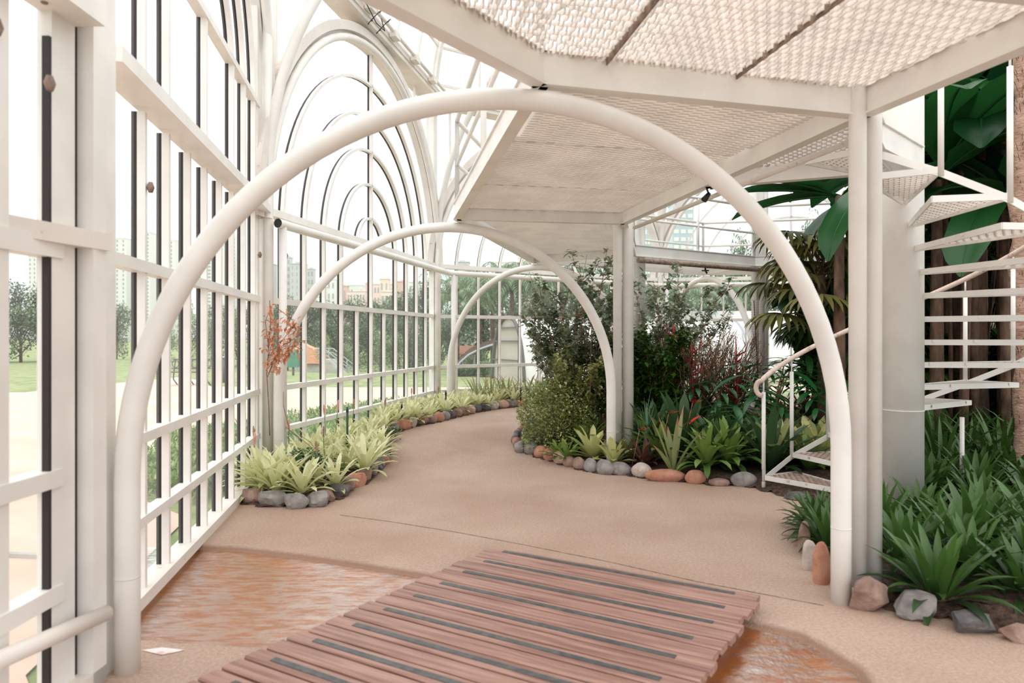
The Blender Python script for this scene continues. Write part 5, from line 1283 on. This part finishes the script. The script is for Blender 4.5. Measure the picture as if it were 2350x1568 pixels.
m = MB(); m.tube([tp(s, -.02) for s in ss], .07, 6); m.build('end_frame', M['dframe'], tn_)
for t in (5, 10): m = MB(); m.tube([tp(s, t, 1.01) for s in ss], .05, 6); m.build('rib', M['bluef'], tn_)
for h_ in (.75, 1.45, 1.95): m = MB(); s1_ = .95 if h_ < 1 else .82 if h_ < 1.7 else .6; m.beam(tb+wv*W_*(.5-.5*s1_)-ax_*.03+Vector((0, 0, h_)), tb+wv*W_*(.5+.5*s1_)-ax_*.03+Vector((0, 0, h_)), .05, .05); m.build('crossbar', M['dframe'], tn_)
pv = thing('pavilion', P(1700, 30, -.15), 'low white pavilion with a dark band outside the far wall', 'building')
def bxp(px0, px1, Za, dz, y0, y1, name, mt, par): m = MB(); m.box((px0-CX)/F*Za, (px1-CX)/F*Za, Za, Za+dz, hz(y1, Za), hz(y0, Za)); return m.build(name, M[mt], par)
bxp(1560, 2000, 30, 5, 714, 745, 'roof', 'canvas', pv); bxp(1580, 1990, 30.6, 4, 745, 786, 'dark_window_band', 'dframe', pv); bxp(1570, 2000, 30.3, 4, 786, 872, 'wall', 'canvas', pv)
# tiled shelter and pergola left of it
M['tile'] = mat('roof_tiles', (.42, .18, .11), (.60, .30, .20), 9, .8, stretch=(6, 1, 1), bump=.6)
sh = thing('tiled_shelter', P(1070, 30, -.12), 'small shelter with a terracotta tiled roof left of the tunnel building', 'building')
m = MB(); a = P(1049, 30, hz(814, 30)); b = P(1092, 30, hz(814, 30)); m.hexa([a, b, b+Vector((0, 1, .3)), a+Vector((0, 1, .3)), a+Vector((0, 0, .06)), b+Vector((0, 0, .06)), b+Vector((0, 1, .38)), a+Vector((0, 1, .38))]); m.build('roof', M['tile'], sh)
for px in (1052, 1061, 1088): m = MB(); m.tube([P(px, 30.2, -.12), P(px, 30.2, hz(812, 30))], .05, 6); m.build('post', M['canvas'], sh)
pg = thing('curved_pergola', P(1043, 29, -.1), 'curved slatted wooden pergola leaning against the tunnel building', 'pergola')
cur = [(1042, 855), (1056, 832), (1075, 815), (1100, 802), (1125, 793), (1137, 790)]
m = MB(); m.tube([P(x, 28.5, hz(y, 28.5)) for x, y in cur], .05, 6); m.build('curved_rail', M['bluef'], pg)
for k in range(26):
    t = k/25*(len(cur)-1); i = min(len(cur)-2, int(t)); x = cur[i][0]+(cur[i+1][0]-cur[i][0])*(t-i); y = cur[i][1]+(cur[i+1][1]-cur[i][1])*(t-i); m = MB(); m.beam(P(x-2, 28.6, hz(y+3, 28.6)), P(x+3, 30.2, hz(y-12, 28.6)), .08, .05); m.build('slat', M['bark'], pg)
def hedge(px0, px1, Z, yt, label, seed, mt='tre'):
    q = random.Random(seed); m = MB(); x0 = (px0-CX)/F*Z; x1 = (px1-CX)/F*Z; zt = hz(yt, Z); z0 = gz(Z)
    for k in range(2600): leaf(m, (q.uniform(x0, x1), Z+q.uniform(0, .8), z0+(zt-z0)*q.random()**.6), q.uniform(0, 6.28), R(q.uniform(-20, 80)), .13, .08, R(20), 2, .2, 'oval', q.random())
    return tag(m.build('hedge', L[mt], None, P((px0+px1)/2, Z, z0)), label, 'hedge')
hedge(1034, 1095, 28, 850, 'clipped hedge strip at the foot of the pergola', 4)
hedge(1095, 1122, 27.5, 836, 'rounded bright shrub beside the tunnel building', 5, 'trl')
# objects on the lawn
bn = thing('litter_bin', P(673, 29, gz(29)), 'green plastic litter bin on a post on the lawn', 'bin')
M['gbin'] = mat('green_plastic', (.03, .20, .13), (.045, .26, .17), 3, .5)
c_ = P(673, 29, 0); zb_ = hz(843, 29); zt_ = hz(800, 29); m = MB(); w2_ = .24
pr = [(-w2_, zb_+.04), (-w2_+.04, zb_), (w2_-.04, zb_), (w2_, zb_+.04), (w2_, zt_-.2), (w2_*.7, zt_-.05), (w2_*.3, zt_), (-w2_*.3, zt_), (-w2_*.7, zt_-.05), (-w2_, zt_-.2)]
m.add([(c_.x+x, 28.85, z) for x, z in pr]+[(c_.x+x, 29.15, z) for x, z in pr], [list(range(10)), list(range(19, 9, -1))]+[(i, (i+1) % 10, 10+(i+1) % 10, 10+i) for i in range(10)]); m.build('body', M['gbin'], bn)
m = MB(); m.box(c_.x-w2_-.01, c_.x+w2_+.01, 28.83, 29.17, zt_-.36, zt_-.32); m.build('lid_rim', M['gbin'], bn)
m = MB(); m.tube([(c_.x, 29, gz(29)), (c_.x, 29, zb_)], .05, 8); m.build('post', M['dframe'], bn)
bn2 = thing('litter_bin', P(507, 24, gz(24)), 'dark litter bin right of the iron bench', 'bin'); c_ = P(507, 24, 0); m = MB(); m.tube([(c_.x, 24, gz(24)), (c_.x, 24, hz(822, 24))], .17, 12); m.build('body', M['dframe'], bn2); m = MB(); m.tube([(c_.x, 24, hz(822, 24)), (c_.x, 24, hz(818, 24))], .19, 12); m.build('rim', M['bluef'], bn2)
be = thing('park_bench', P(425, 22.5, gz(22.5)), 'iron park bench with ring-patterned back seen through the left glass wall', 'bench')
M['iron'] = mat('bench_iron', (.10, .09, .085), rough=.6); bx0 = P(384, 22.5).x; bx1 = P(474, 22.5).x; g0 = gz(22.5)
for k in range(4): m = MB(); m.beam((bx0, 22.3+k*.12, g0+.45), (bx1, 22.3+k*.12, g0+.45), .09, .03, ); m.build('seat_slat', M['iron'], be)
for x in (bx0+.1, (bx0+bx1)/2, bx1-.1):
    m = MB(); m.tube([(x-.12, 22.25, g0), (x, 22.3, g0+.2), (x+.02, 22.3, g0+.44)], .022, 6); m.tube([(x+.12, 22.75, g0), (x, 22.7, g0+.2), (x, 22.75, g0+.5), (x, 22.85, g0+.85)], .022, 6); m.build('leg', M['iron'], be)
m = MB(); m.tube([(bx0, 22.86, g0+.86), (bx1, 22.86, g0+.86)], .02, 6); m.tube([(bx0, 22.8, g0+.56), (bx1, 22.8, g0+.56)], .02, 6)
for k in range(6): x = bx0+(bx1-bx0)*(k+.5)/6; m.tube([(x+.11*cos(R(a)), 22.83, g0+.71+.13*sin(R(a))) for a in range(0, 361, 20)], .014, 5, caps=False)
m.build('back', M['iron'], be)
rf_ = thing('tiled_roof', P(722, 40, gz(40)), 'salmon tiled roof of a low hut beyond the lawn', 'building'); m = MB()
z1_ = hz(835, 40); M['salmon'] = mat('salmon_tiles', srgb(205, 140, 112), srgb(232, 178, 150), 3, .9, stretch=(1, 1, 8))
pr = [(672, 835), (676, 806), (690, 790), (700, 792), (722, 803), (740, 806), (757, 820), (757, 835)]
a_ = [P(x, 40, hz(y, 40)) for x, y in pr]; b_ = [P(x, 43, hz(y, 40)+.1) for x, y in pr]; n = len(pr); m.add(a_+b_, [list(range(n))[::-1], list(range(n, 2*n))]+[(i, (i+1) % n, n+(i+1) % n, n+i) for i in range(n)]); m.build('roof', M['salmon'], rf_)
m = MB(); m.box(P(676, 40).x, P(755, 40).x, 40.2, 42.8, gz(40), z1_+.02); m.build('wall', M['concrete'], rf_)
cs = thing('concrete_ramp', P(760, 33, gz(33)), 'concrete stair wedge with steel handrails beyond the lawn', 'stairs'); m = MB(); Zr = 33
pr = [(733, 868), (733, 826), (752, 826), (790, 866), (790, 868)]; a_ = [P(x, Zr, hz(y, Zr)-.08*(y > 860)) for x, y in pr]; b_ = [p+Vector((0, 1.6, 0)) for p in a_]; n = 5
m.add(a_+b_, [list(range(n)), list(range(2*n-1, n-1, -1))]+[(i, (i+1) % n, n+(i+1) % n, n+i) for i in range(n)]); m.build('ramp', M['concrete'], cs)
for dy in (0, 1.6):
    m = MB(); pts = [P(728, Zr, hz(801, Zr)), P(744, Zr, hz(801, Zr)), P(816, Zr, hz(858, Zr))]; m.tube([p+Vector((0, dy, 0)) for p in pts], .03, 6); m.tube([p+Vector((0, dy, -.22)) for p in pts], .025, 6)
    for x, y in ((734, 801), (778, 828), (814, 857)): m.tube([P(x, Zr, hz(y, Zr))+Vector((0, dy, 0)), P(x, Zr, hz(y+20, Zr)-.2)+Vector((0, dy, 0))], .025, 6)
    m.build('handrail', M['bluef'], cs)
# distant people
def person(px, Z, H, top, bot, label, seed):
    g0 = gz(Z); b = P(px, Z, g0); root = thing('person', b, label, 'person'); m = MB(); k = H/1.7
    for s_ in (-1, 1):
        m.tube([(s_*.09*k, s_*.06*k, 0), (s_*.09*k, 0, .45*k), (s_*.07*k, 0, .85*k)], [.045*k, .055*k, .08*k], 8)
    m.build('trousers', bot, None).parent = root; m = MB()
    m.tube([(0, 0, .82*k), (0, 0, 1.05*k), (0, 0, 1.3*k), (0, 0, 1.42*k)], [.15*k, .15*k, .19*k, .08*k], 12)
    for s_ in (-1, 1): m.tube([(s_*.18*k, 0, 1.36*k), (s_*.23*k, 0, 1.1*k), (s_*.21*k, -.06*k, .86*k)], [.055*k, .045*k, .035*k], 8)
    m.build('shirt', top, None).parent = root; m = MB()
    m.tube([(0, 0, 1.4*k), (0, 0, 1.48*k), (0, 0, 1.54*k), (0, 0, 1.62*k), (0, 0, 1.7*k)], [.05*k, .06*k, .09*k, .095*k, .04*k], 10); m.build('head', mat('skin%d' % seed, (.45, .28, .2)), None).parent = root
cl = lambda n, c: mat(n, c, rough=.9)
person(943, 48, 1.7, cl('white_shirt', (.8, .8, .8)), cl('dark_trousers', (.06, .06, .08)), 'distant person in a white shirt standing on the lawn', 1)
person(915, 50, 1.5, cl('pink_shirt', (.7, .35, .33)), cl('grey_trousers', (.2, .2, .2)), 'distant person in a pink top left of the white-shirted one', 2)
person(951, 49, 1.7, cl('grey_shirt', (.3, .33, .36)), cl('black_trousers', (.04, .04, .05)), 'distant person in grey right beside the white-shirted one', 3)
for p_ in list(gb.values())+[pal, lil, lg, str_, palms]+list(trees.values()): p_.done()
